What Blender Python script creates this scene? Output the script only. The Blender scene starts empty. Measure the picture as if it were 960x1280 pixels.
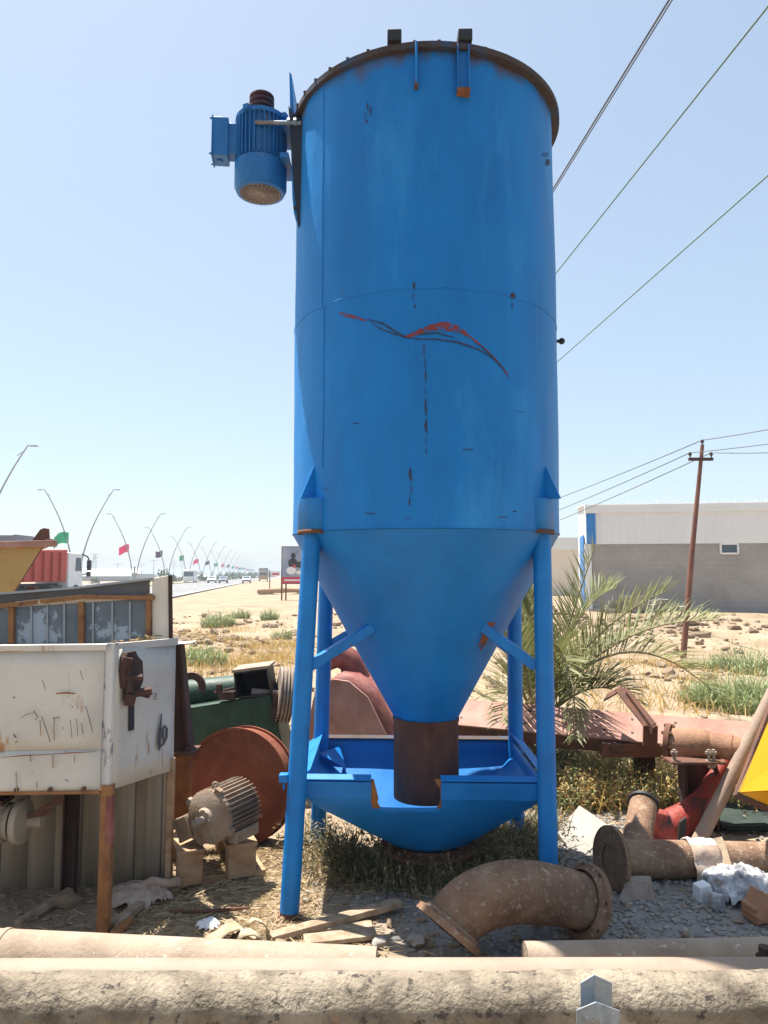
import bpy, bmesh, math, random
from mathutils import Vector as V, Matrix, Euler, noise
random.seed(7)
R = math.radians
sc = bpy.context.scene
COL = sc.collection

# ---------------------------------------------------------------- camera
F, CX, CY, HZ = 920.0, 480.0, 640.0, 719.0
PITCH = math.atan((HZ - CY) / F)
H = 1.65
cp, sp_ = math.cos(PITCH), math.sin(PITCH)
cam_d = bpy.data.cameras.new('camera')
cam = bpy.data.objects.new('camera', cam_d)
COL.objects.link(cam)
cam.location = (0, 0, H)
cam.rotation_euler = (math.pi/2 + PITCH, 0, 0)
cam_d.sensor_fit = 'VERTICAL'
cam_d.sensor_height = 24
cam_d.lens = 24*F/1280
cam_d.clip_start = 0.05
cam_d.clip_end = 9000
sc.camera = cam

def ray(x, y):
    cx, cy = x - CX, CY - y
    return V((cx, F*cp - cy*sp_, cy*cp + F*sp_))
def at(x, y, Y):            # a point of the place seen at photo pixel (x, y), Y metres ahead
    d = ray(x, y)
    return V((0, 0, H)) + d*(Y/d.y)
def gp(x, y, z=0.0):        # the point of the ground at that pixel
    d = ray(x, y)
    return V((0, 0, H)) + d*((z-H)/d.z)

# ---------------------------------------------------------------- light
AZ, EL = R(-49), R(69)
S = V((math.sin(AZ)*math.cos(EL), math.cos(AZ)*math.cos(EL), math.sin(EL)))
w = bpy.data.worlds.new('World'); sc.world = w; w.use_nodes = True
nt = w.node_tree
bg = nt.nodes['Background']
sky = nt.nodes.new('ShaderNodeTexSky'); sky.sky_type = 'NISHITA'; sky.sun_disc = False
sky.sun_elevation = EL; sky.sun_rotation = AZ
sky.air_density = 1.0; sky.dust_density = 1.1; sky.ozone_density = 1.6
tint = nt.nodes.new('ShaderNodeMixRGB'); tint.blend_type = 'MULTIPLY'; tint.inputs[0].default_value = 1; tint.inputs[2].default_value = (.90, 1.0, 1.05, 1)
nt.links.new(sky.outputs[0], tint.inputs[1]); gam = nt.nodes.new('ShaderNodeGamma'); gam.inputs[1].default_value = .54; nt.links.new(tint.outputs[0], gam.inputs[0]); nt.links.new(gam.outputs[0], bg.inputs[0]); bg.inputs[1].default_value = 0.15
sl = bpy.data.lights.new('sun', 'SUN'); sl.energy = 4.5; sl.angle = R(0.55); sl.color = (1, .95, .87)
so = bpy.data.objects.new('sun', sl); COL.objects.link(so)
so.rotation_euler = S.to_track_quat('Z', 'Y').to_euler()
sc.view_settings.view_transform = 'Standard'; sc.view_settings.look = 'None'
sc.view_settings.exposure = 1.4; sc.view_settings.gamma = 1
sc.render.engine = 'CYCLES'
sc.cycles.max_bounces = 6; sc.cycles.diffuse_bounces = 3; sc.cycles.volume_bounces = 0
sc.cycles.use_denoising = True

# ---------------------------------------------------------------- materials
def mat(name, cols, scale=4., detail=6., rough=.75, metal=0., bump=.15, bscale=60., stretch=(1, 1, 1), spots=(), rr=.12, dist=0.3, bdist=.01, spec=.4, lo=.32, hi=.68):
    m = bpy.data.materials.new(name); m.use_nodes = True
    t = m.node_tree; N, L = t.nodes, t.links
    b = N['Principled BSDF']; b.inputs['Metallic'].default_value = metal
    tc = N.new('ShaderNodeTexCoord'); mp = N.new('ShaderNodeMapping'); mp.inputs['Scale'].default_value = stretch
    L.new(tc.outputs['Object'], mp.inputs[0])
    n = N.new('ShaderNodeTexNoise'); n.inputs['Scale'].default_value = scale; n.inputs['Detail'].default_value = detail
    n.inputs['Distortion'].default_value = dist; n.inputs['Roughness'].default_value = .62
    L.new(mp.outputs[0], n.inputs[0])
    r = N.new('ShaderNodeValToRGB'); e = r.color_ramp.elements
    k = len(cols)
    while len(e) < k: e.new(.5)
    for i, c in enumerate(cols):
        e[i].position = lo + (hi-lo)*i/max(1, k-1); e[i].color = (*c, 1)
    L.new(n.outputs['Fac'], r.inputs[0])
    out = r.outputs[0]
    for i, s in enumerate(spots):       # (colour, threshold, scale, softness[, stretch])
        c, th, scl, soft = s[:4]
        mp2 = N.new('ShaderNodeMapping'); mp2.inputs['Scale'].default_value = s[4] if len(s) > 4 else (1, 1, 1)
        mp2.inputs['Location'].default_value = (3.1*i+1.7, 5.3*i, 2.2*i)
        L.new(tc.outputs['Object'], mp2.inputs[0])
        n2 = N.new('ShaderNodeTexNoise'); n2.inputs['Scale'].default_value = scl; n2.inputs['Detail'].default_value = 8
        n2.inputs['Roughness'].default_value = .65
        L.new(mp2.outputs[0], n2.inputs[0])
        r2 = N.new('ShaderNodeValToRGB'); r2.color_ramp.elements[0].position = th; r2.color_ramp.elements[1].position = th+soft
        L.new(n2.outputs['Fac'], r2.inputs[0])
        mx = N.new('ShaderNodeMixRGB'); L.new(r2.outputs[0], mx.inputs[0]); L.new(out, mx.inputs[1]); mx.inputs[2].default_value = (*c, 1)
        out = mx.outputs[0]
    b.inputs['Specular IOR Level'].default_value = spec
    L.new(out, b.inputs['Base Color'])
    m1 = N.new('ShaderNodeMapRange'); L.new(n.outputs['Fac'], m1.inputs[0])
    m1.inputs[3].default_value = max(0, rough-rr); m1.inputs[4].default_value = min(1, rough+rr)
    L.new(m1.outputs[0], b.inputs['Roughness'])
    if bump:
        n3 = N.new('ShaderNodeTexNoise'); n3.inputs['Scale'].default_value = bscale; n3.inputs['Detail'].default_value = 5
        L.new(mp.outputs[0], n3.inputs[0])
        bp = N.new('ShaderNodeBump'); bp.inputs['Strength'].default_value = bump; bp.inputs['Distance'].default_value = bdist
        L.new(n3.outputs['Fac'], bp.inputs['Height']); L.new(bp.outputs[0], b.inputs['Normal'])
    return m
def leafmat(name, c1, c2, trans=.35, scale=3):
    m = mat(name, [c1, c2], scale=scale, rough=.55, bump=0)
    t = m.node_tree; N, L = t.nodes, t.links
    b = N['Principled BSDF']; o = N['Material Output']
    tr = N.new('ShaderNodeBsdfTranslucent'); mx = N.new('ShaderNodeMixShader'); mx.inputs[0].default_value = trans
    src = b.inputs['Base Color'].links[0].from_socket
    L.new(src, tr.inputs[0]); L.new(b.outputs[0], mx.inputs[1]); L.new(tr.outputs[0], mx.inputs[2]); L.new(mx.outputs[0], o.inputs[0])
    return m
def flat(name, c, rough=.6, metal=0.):
    return mat(name, [tuple(v*.85 for v in c), tuple(min(1, v*1.1) for v in c)], scale=6, rough=rough, metal=metal, bump=.05)

RUST = (.16, .065, .032); RUSTO = (.33, .13, .045); RUSTD = (.075, .038, .028)
BLUE = [(.0005, .145, .43), (.001, .178, .51), (.0025, .205, .57)]
M = {}
M['blue'] = mat('blue_paint', BLUE, scale=2.2, rough=.5, spec=.33, bump=.3, bscale=5, stretch=(1, 1, .45), bdist=.03,
                spots=[((.03, .27, .62), .54, 3.5, .22, (1, 1, .25)), ((.002, .11, .36), .58, 5, .3, (2, 2, .18)), ((.015, .20, .50), .66, 16, .12, (1, 1, .12)), ((.13, .07, .05), .735, 9, .03, (1, 1, .6)), ((.02, .10, .26), .68, 30, .06, (1, 1, .15))])
M['blue_leg'] = mat('blue_paint_worn', BLUE, scale=5, rough=.48, bump=.15, bscale=30,
                spots=[((.02, .17, .42), .62, 6, .2), ((.14, .08, .05), .69, 14, .04)])
M['blue_hopper'] = mat('blue_paint_dusty', [(.001, .14, .42), (.002, .17, .50), (.006, .20, .56)], scale=3, rough=.55, bump=.2, bscale=14,
                spots=[((.03, .16, .36), .58, 4, .3), ((.10, .07, .06), .70, 11, .05)])
M['blue_motor'] = mat('blue_motor_paint', [(.012, .13, .36), (.02, .18, .46)], scale=9, rough=.42, bump=.1, bscale=80,
                spots=[((.30, .25, .2), .66, 8, .1)])
M['rust'] = mat('rust_brown', [RUSTD, (.12, .055, .035), RUST], scale=7, rough=.85, bump=.4, bscale=70, spots=[((.2, .1, .05), .62, 20, .12)])
M['rust_dark'] = mat('rust_dark', [(.03, .018, .015), (.06, .03, .024), (.095, .045, .03)], scale=9, rough=.85, bump=.4, bscale=60, stretch=(1, 1, .4))
M['rim'] = mat('rusty_rim', [(.04, .03, .028), (.07, .045, .035), (.02, .07, .15)], scale=8, rough=.8, bump=.3)
M['rust_orange'] = mat('rust_orange', [(.16, .055, .022), (.30, .11, .035), (.40, .18, .06)], scale=8, rough=.85, bump=.35, spots=[(RUSTD, .6, 16, .1)])
M['pink_steel'] = mat('primed_steel_dusty', [(.27, .125, .09), (.36, .19, .145), (.43, .25, .20)], scale=5, rough=.75, bump=.2, spots=[((.15, .06, .045), .63, 12, .1)])
M['red_steel'] = mat('red_primer_steel', [(.16, .045, .035), (.24, .075, .06), (.33, .15, .13)], scale=6, rough=.7, bump=.25, spots=[((.06, .03, .03), .62, 10, .1)])
M['red_chute'] = mat('red_chute_paint', [(.10, .02, .018), (.30, .035, .02), (.16, .05, .045)], scale=7, rough=.6, bump=.3, spots=[((.05, .025, .025), .55, 6, .1)])
M['disc'] = mat('drum_red_rust', [(.12, .032, .016), (.19, .05, .022), (.25, .085, .04)], scale=5, rough=.8, bump=.2, spots=[((.12, .05, .035), .6, 9, .15)])
M['white_panel'] = mat('white_enamel_chipped', [(.50, .465, .40), (.58, .54, .47), (.62, .585, .52)], scale=3, rough=.55, bump=.1, bscale=30,
                spots=[((.50, .42, .31), .60, 2.2, .2, (1, 1, .35)), ((.36, .20, .09), .60, 8, .08, (1, 1, .3)), ((.13, .11, .10), .655, 24, .03)])
M['peel'] = mat('peeling_white_on_zinc', [(.62, .60, .56), (.52, .51, .49)], scale=6, rough=.6, bump=.4, bscale=30, spots=[((.20, .21, .24), .54, 14, .05, (1, 1, .4)), ((.22, .10, .05), .68, 20, .05)])
M['post'] = mat('rusty_post', [(.25, .105, .04), (.32, .15, .055), (.18, .07, .03)], scale=7, rough=.85, bump=.4, spots=[((.14, .05, .04), .57, 9, .08, (1, 1, .4)), ((.56, .45, .33), .69, 12, .05)])
M['corr'] = mat('dusty_corrugated_rib_shade', [(.16, .13, .10), (.33, .27, .20), (.43, .37, .29)], scale=2.2, rough=.8, bump=.15, stretch=(7, 1, .25), lo=.2, hi=.8, spots=[((.20, .13, .08), .58, 3, .2, (3, 1, .25)), ((.2, .21, .22), .6, 2, .2, (1, 1, .8))])  # dusty sheet; vertical streaks paint in the rib shading
M['glass'] = mat('dusty_panel_reflections', [(.10, .12, .14), (.15, .17, .19), (.2, .22, .24)], scale=3, rough=.35, bump=.08, spots=[((.36, .41, .46), .57, 2.5, .02)])  # pale hard-edged spots are painted reflections on the dusty panes
M['roofsheet'] = mat('dark_roof_sheet', [(.10, .085, .075), (.13, .12, .12), (.06, .09, .15)], scale=2.5, rough=.6, bump=.2)
M['cream'] = mat('cream_panel', [(.72, .62, .50), (.80, .70, .58)], scale=4, rough=.7, spots=[((.3, .15, .07), .68, 6, .1, (1, 1, .4))])
M['ochre'] = mat('ochre_paint', [(.32, .19, .06), (.40, .25, .085), (.44, .29, .11)], scale=2.5, rough=.6, bump=.1, spots=[((.25, .14, .06), .64, 6, .1)])
M['green_m'] = mat('green_machine_paint', [(.008, .032, .02), (.014, .05, .03), (.024, .07, .045)], scale=6, rough=.55, bump=.2, spots=[((.12, .08, .05), .62, 5, .12), ((.3, .25, .2), .7, 9, .1)])
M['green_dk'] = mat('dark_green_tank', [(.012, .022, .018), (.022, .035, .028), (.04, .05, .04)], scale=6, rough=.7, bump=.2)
M['yellow'] = mat('yellow_paint', [(.70, .315, .008), (.76, .36, .012)], scale=2, rough=.4, bump=.04, spots=[((.55, .33, .05), .66, 9, .1)])
M['black'] = mat('black_steel', [(.012, .012, .014), (.03, .028, .028)], scale=6, rough=.6, bump=.2)
M['iron'] = mat('dusty_iron', [(.20, .15, .12), (.30, .24, .19), (.38, .31, .25)], scale=9, rough=.7, metal=.2, bump=.3, spots=[((.16, .08, .05), .6, 12, .12)])
M['dull_motor'] = mat('dusty_motor_shell', [(.20, .125, .08), (.28, .20, .14), (.34, .28, .22)], scale=7, rough=.75, metal=.15, bump=.3, spots=[((.2, .09, .05), .6, 9, .15)])
M['elbow'] = mat('cast_iron_elbow', [(.15, .08, .048), (.22, .125, .075), (.29, .19, .12)], scale=6, rough=.85, bump=.55, bscale=110, spots=[((.36, .29, .21), .555, 42, .1), ((.12, .06, .035), .56, 6, .2), ((.32, .23, .155), .54, 2.5, .25)])
M['pipe_dust'] = mat('dusty_pipe', [(.25, .185, .13), (.32, .245, .18), (.37, .295, .22)], scale=5, rough=.85, bump=.35, bscale=60, spots=[((.30, .2, .14), .66, 14, .1), ((.5, .43, .34), .6, 40, .08)])
M['pipe_pink'] = mat('bare_pipe_pinkish', [(.26, .18, .135), (.31, .225, .17), (.34, .255, .195)], scale=4, rough=.7, bump=.2, bscale=40, spots=[((.34, .21, .15), .66, 9, .1)])
M['crust'] = mat('crusted_bitumen_pipe', [(.085, .065, .048), (.22, .18, .13), (.33, .275, .205)], scale=7, detail=12, rough=.92, bump=.65, bscale=80, bdist=.014,
                spots=[((.32, .265, .195), .55, 3.5, .07), ((.07, .055, .045), .575, 26, .06), ((.09, .07, .055), .62, 5, .12, (1, 2, 2)), ((.30, .17, .10), .69, 5, .05)])
M['zinc'] = mat('galvanised', [(.17, .22, .27), (.28, .33, .38), (.24, .22, .2)], scale=12, rough=.55, metal=.4, bump=.15, spots=[((.22, .16, .11), .54, 9, .12), ((.5, .5, .5), .62, 40, .05)])
M['rust_tan'] = mat('rust_tan', [(.18, .085, .045), (.27, .14, .08), (.35, .20, .12)], scale=7, rough=.8, bump=.3, spots=[((.12, .05, .03), .6, 14, .1)])
M['spout'] = mat('rusty_red_brown_spout', [(.055, .025, .018), (.10, .042, .028), (.15, .065, .04)], scale=8, rough=.85, bump=.4, stretch=(1, 1, .4))
M['scratch'] = flat('panel_scratch', (.19, .165, .14), .8)
M['wood'] = mat('weathered_wood', [(.20, .14, .09), (.32, .24, .16), (.40, .32, .23)], scale=6, rough=.9, bump=.5, stretch=(2.5, 2.5, .6), bscale=40)
M['pallet'] = mat('pallet_wood', [(.28, .16, .085), (.38, .24, .14), (.46, .32, .2)], scale=6, rough=.9, bump=.4, stretch=(1, 3, 3), bscale=40)
M['concrete'] = mat('pale_concrete', [(.27, .245, .215), (.35, .32, .28)], scale=6, rough=.95, bump=.4)
M['cloth'] = mat('dirty_cloth', [(.30, .20, .15), (.40, .30, .23), (.5, .42, .36)], scale=5, rough=.95, bump=.3)
M['cloth_top'] = mat('white_cloth', [(.6, .58, .55), (.75, .73, .7)], scale=6, rough=.95, bump=.3)
M['plastic'] = mat('white_plastic_fold_shade', [(.14, .14, .16), (.38, .38, .39), (.55, .55, .55)], scale=11, rough=.35, bump=.4, spots=[((.2, .16, .13), .56, 8, .1)])  # dark tones and spots put the shade of the folds into the colour
M['canvas'] = mat('canvas_rag', [(.28, .22, .14), (.40, .33, .22), (.48, .40, .28)], scale=6, rough=.95, bump=.4)
M['paper'] = mat('pale_paper', [(.66, .66, .68), (.8, .8, .8)], scale=5, rough=.8, bump=.2)
M['brick'] = mat('fired_brick', [(.36, .17, .09), (.45, .23, .13)], scale=8, rough=.95, bump=.4)
M['shopwhite'] = mat('white_cladding', [(.72, .72, .71), (.78, .78, .77)], scale=.6, rough=.5, bump=.03)
M['block'] = mat('grey_blockwork', [(.28, .255, .235), (.34, .315, .29), (.39, .36, .335)], scale=.5, rough=.95, bump=.2, bscale=6, spots=[((.36, .31, .27), .6, 1.2, .2, (.4, 1, 2.5))])
M['steel_pale'] = mat('pale_steel', [(.30, .31, .32), (.38, .39, .40)], scale=2, rough=.5, metal=.3, bump=.05)
M['blue_trim'] = mat('blue_trim', [(.02, .17, .50), (.03, .22, .58)], scale=2, rough=.5, bump=.03)
M['dkglass'] = mat('dark_window', [(.05, .08, .11), (.08, .12, .16)], scale=2, rough=.15, bump=0)
M['polewood'] = mat('rusty_pole', [(.10, .038, .028), (.16, .065, .042), (.21, .09, .06)], scale=3, rough=.8, bump=.2, stretch=(1, 1, .4))
M['wire'] = flat('cable', (.10, .10, .11), .6)
M['wire_green'] = flat('cable_green', (.12, .20, .14), .6)
M['asphalt'] = mat('asphalt', [(.15, .15, .155), (.2, .2, .2), (.24, .235, .23)], scale=.4, rough=.95, bump=.2, bscale=30)
M['mark'] = flat('road_paint', (.7, .7, .68), .8)
M['truck_red'] = mat('truck_red', [(.36, .03, .016), (.44, .045, .022)], scale=2, rough=.5, bump=.05)
M['truck_white'] = flat('truck_white', (.75, .75, .75), .4)
M['car_white'] = flat('car_white', (.72, .73, .75), .35)
M['car_grey'] = flat('car_grey', (.22, .24, .27), .35)
M['car_silver'] = flat('car_silver', (.5, .52, .54), .35)
M['tyre'] = flat('tyre_rubber', (.02, .02, .02), .9)
M['flag_green'] = leafmat('flag_green', (.0, .22, .09), (.01, .28, .12), .35)
M['flag_red'] = leafmat('flag_red', (.55, .02, .09), (.65, .03, .12), .35)
M['flag_black'] = leafmat('flag_purple', (.05, .015, .06), (.07, .02, .08), .25)
M['palm'] = leafmat('palm_leaflet', (.14, .155, .055), (.26, .26, .11), .3)
M['palm_dry'] = leafmat('palm_dry', (.36, .28, .16), (.48, .40, .25), .25)
M['rachis'] = mat('palm_rib', [(.20, .19, .09), (.30, .25, .13)], scale=5, rough=.6)
M['shrub'] = leafmat('sage_shrub', (.21, .26, .11), (.36, .40, .20), .35, 1.5)
M['shrub_dk'] = leafmat('dark_weed', (.06, .075, .035), (.13, .13, .065), .3, 2)
M['weed'] = leafmat('brown_weed', (.17, .14, .07), (.34, .27, .14), .3, 2)
M['straw'] = leafmat('dry_straw', (.40, .27, .12), (.55, .40, .20), .3, .7)
M['weed_gold'] = leafmat('golden_weed', (.44, .29, .08), (.62, .46, .16), .4, 2)
M['bush'] = leafmat('roadside_bush', (.05, .08, .03), (.09, .12, .05), .2, .5)
M['stone'] = mat('tan_stone', [(.19, .13, .085), (.26, .19, .125), (.32, .25, .175)], scale=1.5, rough=.95, bump=.3)
M['gravelm'] = mat('grey_gravel', [(.17, .155, .14), (.27, .25, .225), (.38, .35, .31)], scale=14, rough=.95, bump=.3)

# rust band that has crept down from the rim of the tank
t = M['blue'].node_tree; N, L = t.nodes, t.links
b_ = N['Principled BSDF']; src = b_.inputs['Base Color'].links[0].from_socket
tc = N.new('ShaderNodeTexCoord'); sx = N.new('ShaderNodeSeparateXYZ'); L.new(tc.outputs['Object'], sx.inputs[0])
mr = N.new('ShaderNodeMapRange'); mr.inputs[1].default_value = 4.06; mr.inputs[2].default_value = 4.33; L.new(sx.outputs['Z'], mr.inputs[0])
mp = N.new('ShaderNodeMapping'); mp.inputs['Scale'].default_value = (1, 1, .35); L.new(tc.outputs['Object'], mp.inputs[0])
nz = N.new('ShaderNodeTexNoise'); nz.inputs['Scale'].default_value = 9; nz.inputs['Detail'].default_value = 8; L.new(mp.outputs[0], nz.inputs[0])
pw = N.new('ShaderNodeMath'); pw.operation = 'POWER'; pw.inputs[1].default_value = 2.2; L.new(mr.outputs[0], pw.inputs[0])
ml = N.new('ShaderNodeMath'); ml.operation = 'MULTIPLY_ADD'; ml.inputs[1].default_value = .42; L.new(pw.outputs[0], ml.inputs[0]); L.new(nz.outputs['Fac'], ml.inputs[2])
rp = N.new('ShaderNodeValToRGB'); rp.color_ramp.elements[0].position = .68; rp.color_ramp.elements[1].position = .98; L.new(ml.outputs[0], rp.inputs[0])
mx = N.new('ShaderNodeMixRGB'); L.new(rp.outputs[0], mx.inputs[0]); L.new(src, mx.inputs[1]); mx.inputs[2].default_value = (.10, .055, .035, 1); L.new(mx.outputs[0], b_.inputs['Base Color'])
# crackled crust
t = M['crust'].node_tree; N, L = t.nodes, t.links
b_ = N['Principled BSDF']; src = b_.inputs['Base Color'].links[0].from_socket; nsrc = b_.inputs['Normal'].links[0].from_socket
tc = N.new('ShaderNodeTexCoord'); nw = N.new('ShaderNodeTexNoise'); nw.inputs['Scale'].default_value = 14; L.new(tc.outputs['Object'], nw.inputs[0])
va = N.new('ShaderNodeVectorMath'); va.operation = 'MULTIPLY_ADD'; va.inputs[1].default_value = (.06, .06, .06); L.new(nw.outputs['Color'], va.inputs[0]); L.new(tc.outputs['Object'], va.inputs[2])
vo = N.new('ShaderNodeTexVoronoi'); vo.feature = 'DISTANCE_TO_EDGE'; vo.inputs['Scale'].default_value = 30; L.new(va.outputs[0], vo.inputs[0])
rp = N.new('ShaderNodeValToRGB'); rp.color_ramp.elements[0].position = .0; rp.color_ramp.elements[1].position = .07; L.new(vo.outputs['Distance'], rp.inputs[0])
mx = N.new('ShaderNodeMixRGB'); mx.blend_type = 'MULTIPLY'; mx.inputs[0].default_value = .1; L.new(src, mx.inputs[1]); L.new(rp.outputs[0], mx.inputs[2]); L.new(mx.outputs[0], b_.inputs['Base Color'])
bp = N.new('ShaderNodeBump'); bp.inputs['Strength'].default_value = .25; bp.inputs['Distance'].default_value = .004; L.new(rp.outputs[0], bp.inputs['Height']); L.new(nsrc, bp.inputs['Normal']); L.new(bp.outputs[0], b_.inputs['Normal'])
# blockwork courses
t = M['block'].node_tree; N, L = t.nodes, t.links
b_ = N['Principled BSDF']; src = b_.inputs['Base Color'].links[0].from_socket
tc = N.new('ShaderNodeTexCoord'); mp = N.new('ShaderNodeMapping'); mp.inputs['Rotation'].default_value = (math.pi/2, 0, 0); L.new(tc.outputs['Object'], mp.inputs[0])
bk = N.new('ShaderNodeTexBrick'); bk.inputs['Scale'].default_value = 1; bk.inputs['Brick Width'].default_value = .42; bk.inputs['Row Height'].default_value = .21; bk.inputs['Mortar Size'].default_value = .012
bk.inputs['Color1'].default_value = (.92, .92, .92, 1); bk.inputs['Color2'].default_value = (1.05, 1.05, 1.05, 1); bk.inputs['Mortar'].default_value = (.72, .70, .68, 1); L.new(mp.outputs[0], bk.inputs[0])
mx = N.new('ShaderNodeMixRGB'); mx.blend_type = 'MULTIPLY'; mx.inputs[0].default_value = .4; L.new(src, mx.inputs[1]); L.new(bk.outputs[0], mx.inputs[2]); L.new(mx.outputs[0], b_.inputs['Base Color'])

# ---------------------------------------------------------------- mesh helper
WL = {}
class MB:
    def __init__(s, T=None):
        s.bm = bmesh.new(); s.mi = 0; s.T = T or Matrix.Identity(4)
    def _f(s, vs):
        try:
            f = s.bm.faces.new(vs); f.material_index = s.mi; return f
        except ValueError: return None
    def v(s, p): return s.bm.verts.new(s.T @ V(p))
    def face(s, pts): return s._f([s.v(p) for p in pts])
    def box(s, c, size, rot=None, taper=1.0):
        c = V(c); x, y, z = [q/2 for q in size]
        m = rot.to_matrix() if isinstance(rot, Euler) else (rot or Matrix.Identity(3))
        vs = [s.v(c + m @ V((sx*x*(taper if sz > 0 else 1), sy*y*(taper if sz > 0 else 1), sz*z))) for sz in (-1, 1) for sy in (-1, 1) for sx in (-1, 1)]
        for q in ((0, 2, 3, 1), (4, 5, 7, 6), (0, 1, 5, 4), (2, 6, 7, 3), (0, 4, 6, 2), (1, 3, 7, 5)):
            s._f([vs[i] for i in q])
        return vs
    def bar(s, p0, p1, w, h, up=(0, 0, 1)):
        p0, p1 = V(p0), V(p1); d = p1-p0; z = d.normalized(); u = V(up)
        x = z.cross(u)
        if x.length < 1e-4: x = z.cross(V((1, 0, 0)))
        x.normalize(); y = x.cross(z)
        m = Matrix((x, y, z)).transposed()
        s.box((p0+p1)/2, (w, h, d.length), m)
    def ring_tube(s, rings, closed=False, cap=True):
        vr = [[s.v(p) for p in r] for r in rings]; n = len(vr[0]); k = len(vr)
        for i in range(k if closed else k-1):
            a, b = vr[i], vr[(i+1) % k]
            for j in range(n): s._f([a[j], a[(j+1) % n], b[(j+1) % n], b[j]])
        if cap and not closed:
            s._f(list(reversed(vr[0]))); s._f(vr[-1])
    def tube(s, pts, r, n=10, cap=True, closed=False, jit=0):
        pts = [V(p) for p in pts]; k = len(pts)
        rs = r if isinstance(r, (list, tuple)) else [r]*k
        rings = []; u = None
        for i in range(k):
            a = pts[i-1] if i > 0 or closed else pts[i]
            b = pts[(i+1) % k] if i < k-1 or closed else pts[i]
            t = (b-a).normalized()
            if u is None:
                u = t.cross(V((0, 0, 1)) if abs(t.z) < .9 else V((1, 0, 0))).normalized()
            else:
                u = (u - t*u.dot(t)).normalized()
            w_ = t.cross(u)
            rr = rs[i]*(1+random.uniform(-jit, jit))
            rings.append([pts[i] + (u*math.cos(q*2*math.pi/n) + w_*math.sin(q*2*math.pi/n))*rr for q in range(n)])
        s.ring_tube(rings, closed, cap)
    def cyl(s, p0, p1, r0, r1=None, n=24, cap=True): s.tube([p0, p1], [r0, r0 if r1 is None else r1], n, cap)
    def lathe(s, prof, o=(0, 0, 0), axis=None, n=32, cap=False, a0=0, a1=360):
        o = V(o); m = axis or Matrix.Identity(3); full = abs(a1-a0) >= 360
        k = n if full else n+1
        rows = []
        for r, z in prof:
            rows.append([s.v(o + m @ V((r*math.cos(R(a0+(a1-a0)*j/n)), r*math.sin(R(a0+(a1-a0)*j/n)), z))) for j in range(k)])
        for a, b in zip(rows, rows[1:]):
            for j in range(n):
                s._f([a[j], a[(j+1) % k], b[(j+1) % k], b[j]])
        if cap: s._f(list(reversed(rows[0]))); s._f(rows[-1])
    def prism(s, pts, ext):
        ext = V(ext); a = [s.v(p) for p in pts]; b = [s.v(V(p)+ext) for p in pts]; n = len(a)
        s._f(a); s._f(list(reversed(b)))
        for i in range(n): s._f([a[i], b[i], b[(i+1) % n], a[(i+1) % n]])
    def ball(s, c, r, sub=2, sq=(1, 1, 1), jit=0, seed=0):
        t = bmesh.new(); bmesh.ops.create_icosphere(t, subdivisions=sub, radius=1)
        mp = {}
        for q in t.verts:
            k = 1 + jit*noise.noise(q.co*1.7+V((seed*3.1, 0, 0)))
            mp[q] = s.v(V(c) + V((q.co.x*sq[0], q.co.y*sq[1], q.co.z*sq[2]))*r*k)
        for f in t.faces: s._f([mp[q] for q in f.verts])
        t.free()
    def build(s, name, mats, parent=None, smooth=38, bevel=0, loc=None, merge=0, solid=0):
        bm = s.bm
        if merge: bmesh.ops.remove_doubles(bm, verts=bm.verts, dist=merge)
        if not solid: bmesh.ops.recalc_face_normals(bm, faces=bm.faces)
        o0 = WL[parent.name] if parent else V(loc or (0, 0, 0))
        for q in bm.verts: q.co -= o0
        me = bpy.data.meshes.new(name); bm.to_mesh(me); bm.free()
        o = bpy.data.objects.new(name, me); COL.objects.link(o)
        for m in (mats if isinstance(mats, (list, tuple)) else [mats]): me.materials.append(m)
        if smooth:
            for p in me.polygons: p.use_smooth = True
            me.set_sharp_from_angle(angle=R(smooth))
        if solid:
            md = o.modifiers.new('solid', 'SOLIDIFY'); md.thickness = solid; md.offset = 0
        if bevel:
            md = o.modifiers.new('bevel', 'BEVEL'); md.width = bevel; md.segments = 2; md.limit_method = 'ANGLE'; md.angle_limit = R(40)
        if parent: o.parent = parent
        else: o.location = o0
        WL[o.name] = o0
        return o
def tag(o, label=None, cat=None, group=None, kind=None):
    if label: o['label'] = label
    if cat: o['category'] = cat
    if group: o['group'] = group
    if kind: o['kind'] = kind
    return o
def thing(name, label, cat, loc, group=None):
    o = bpy.data.objects.new(name, None); COL.objects.link(o); o.location = loc; o.empty_display_size = .2
    WL[o.name] = V(loc)
    return tag(o, label, cat, group)
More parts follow.
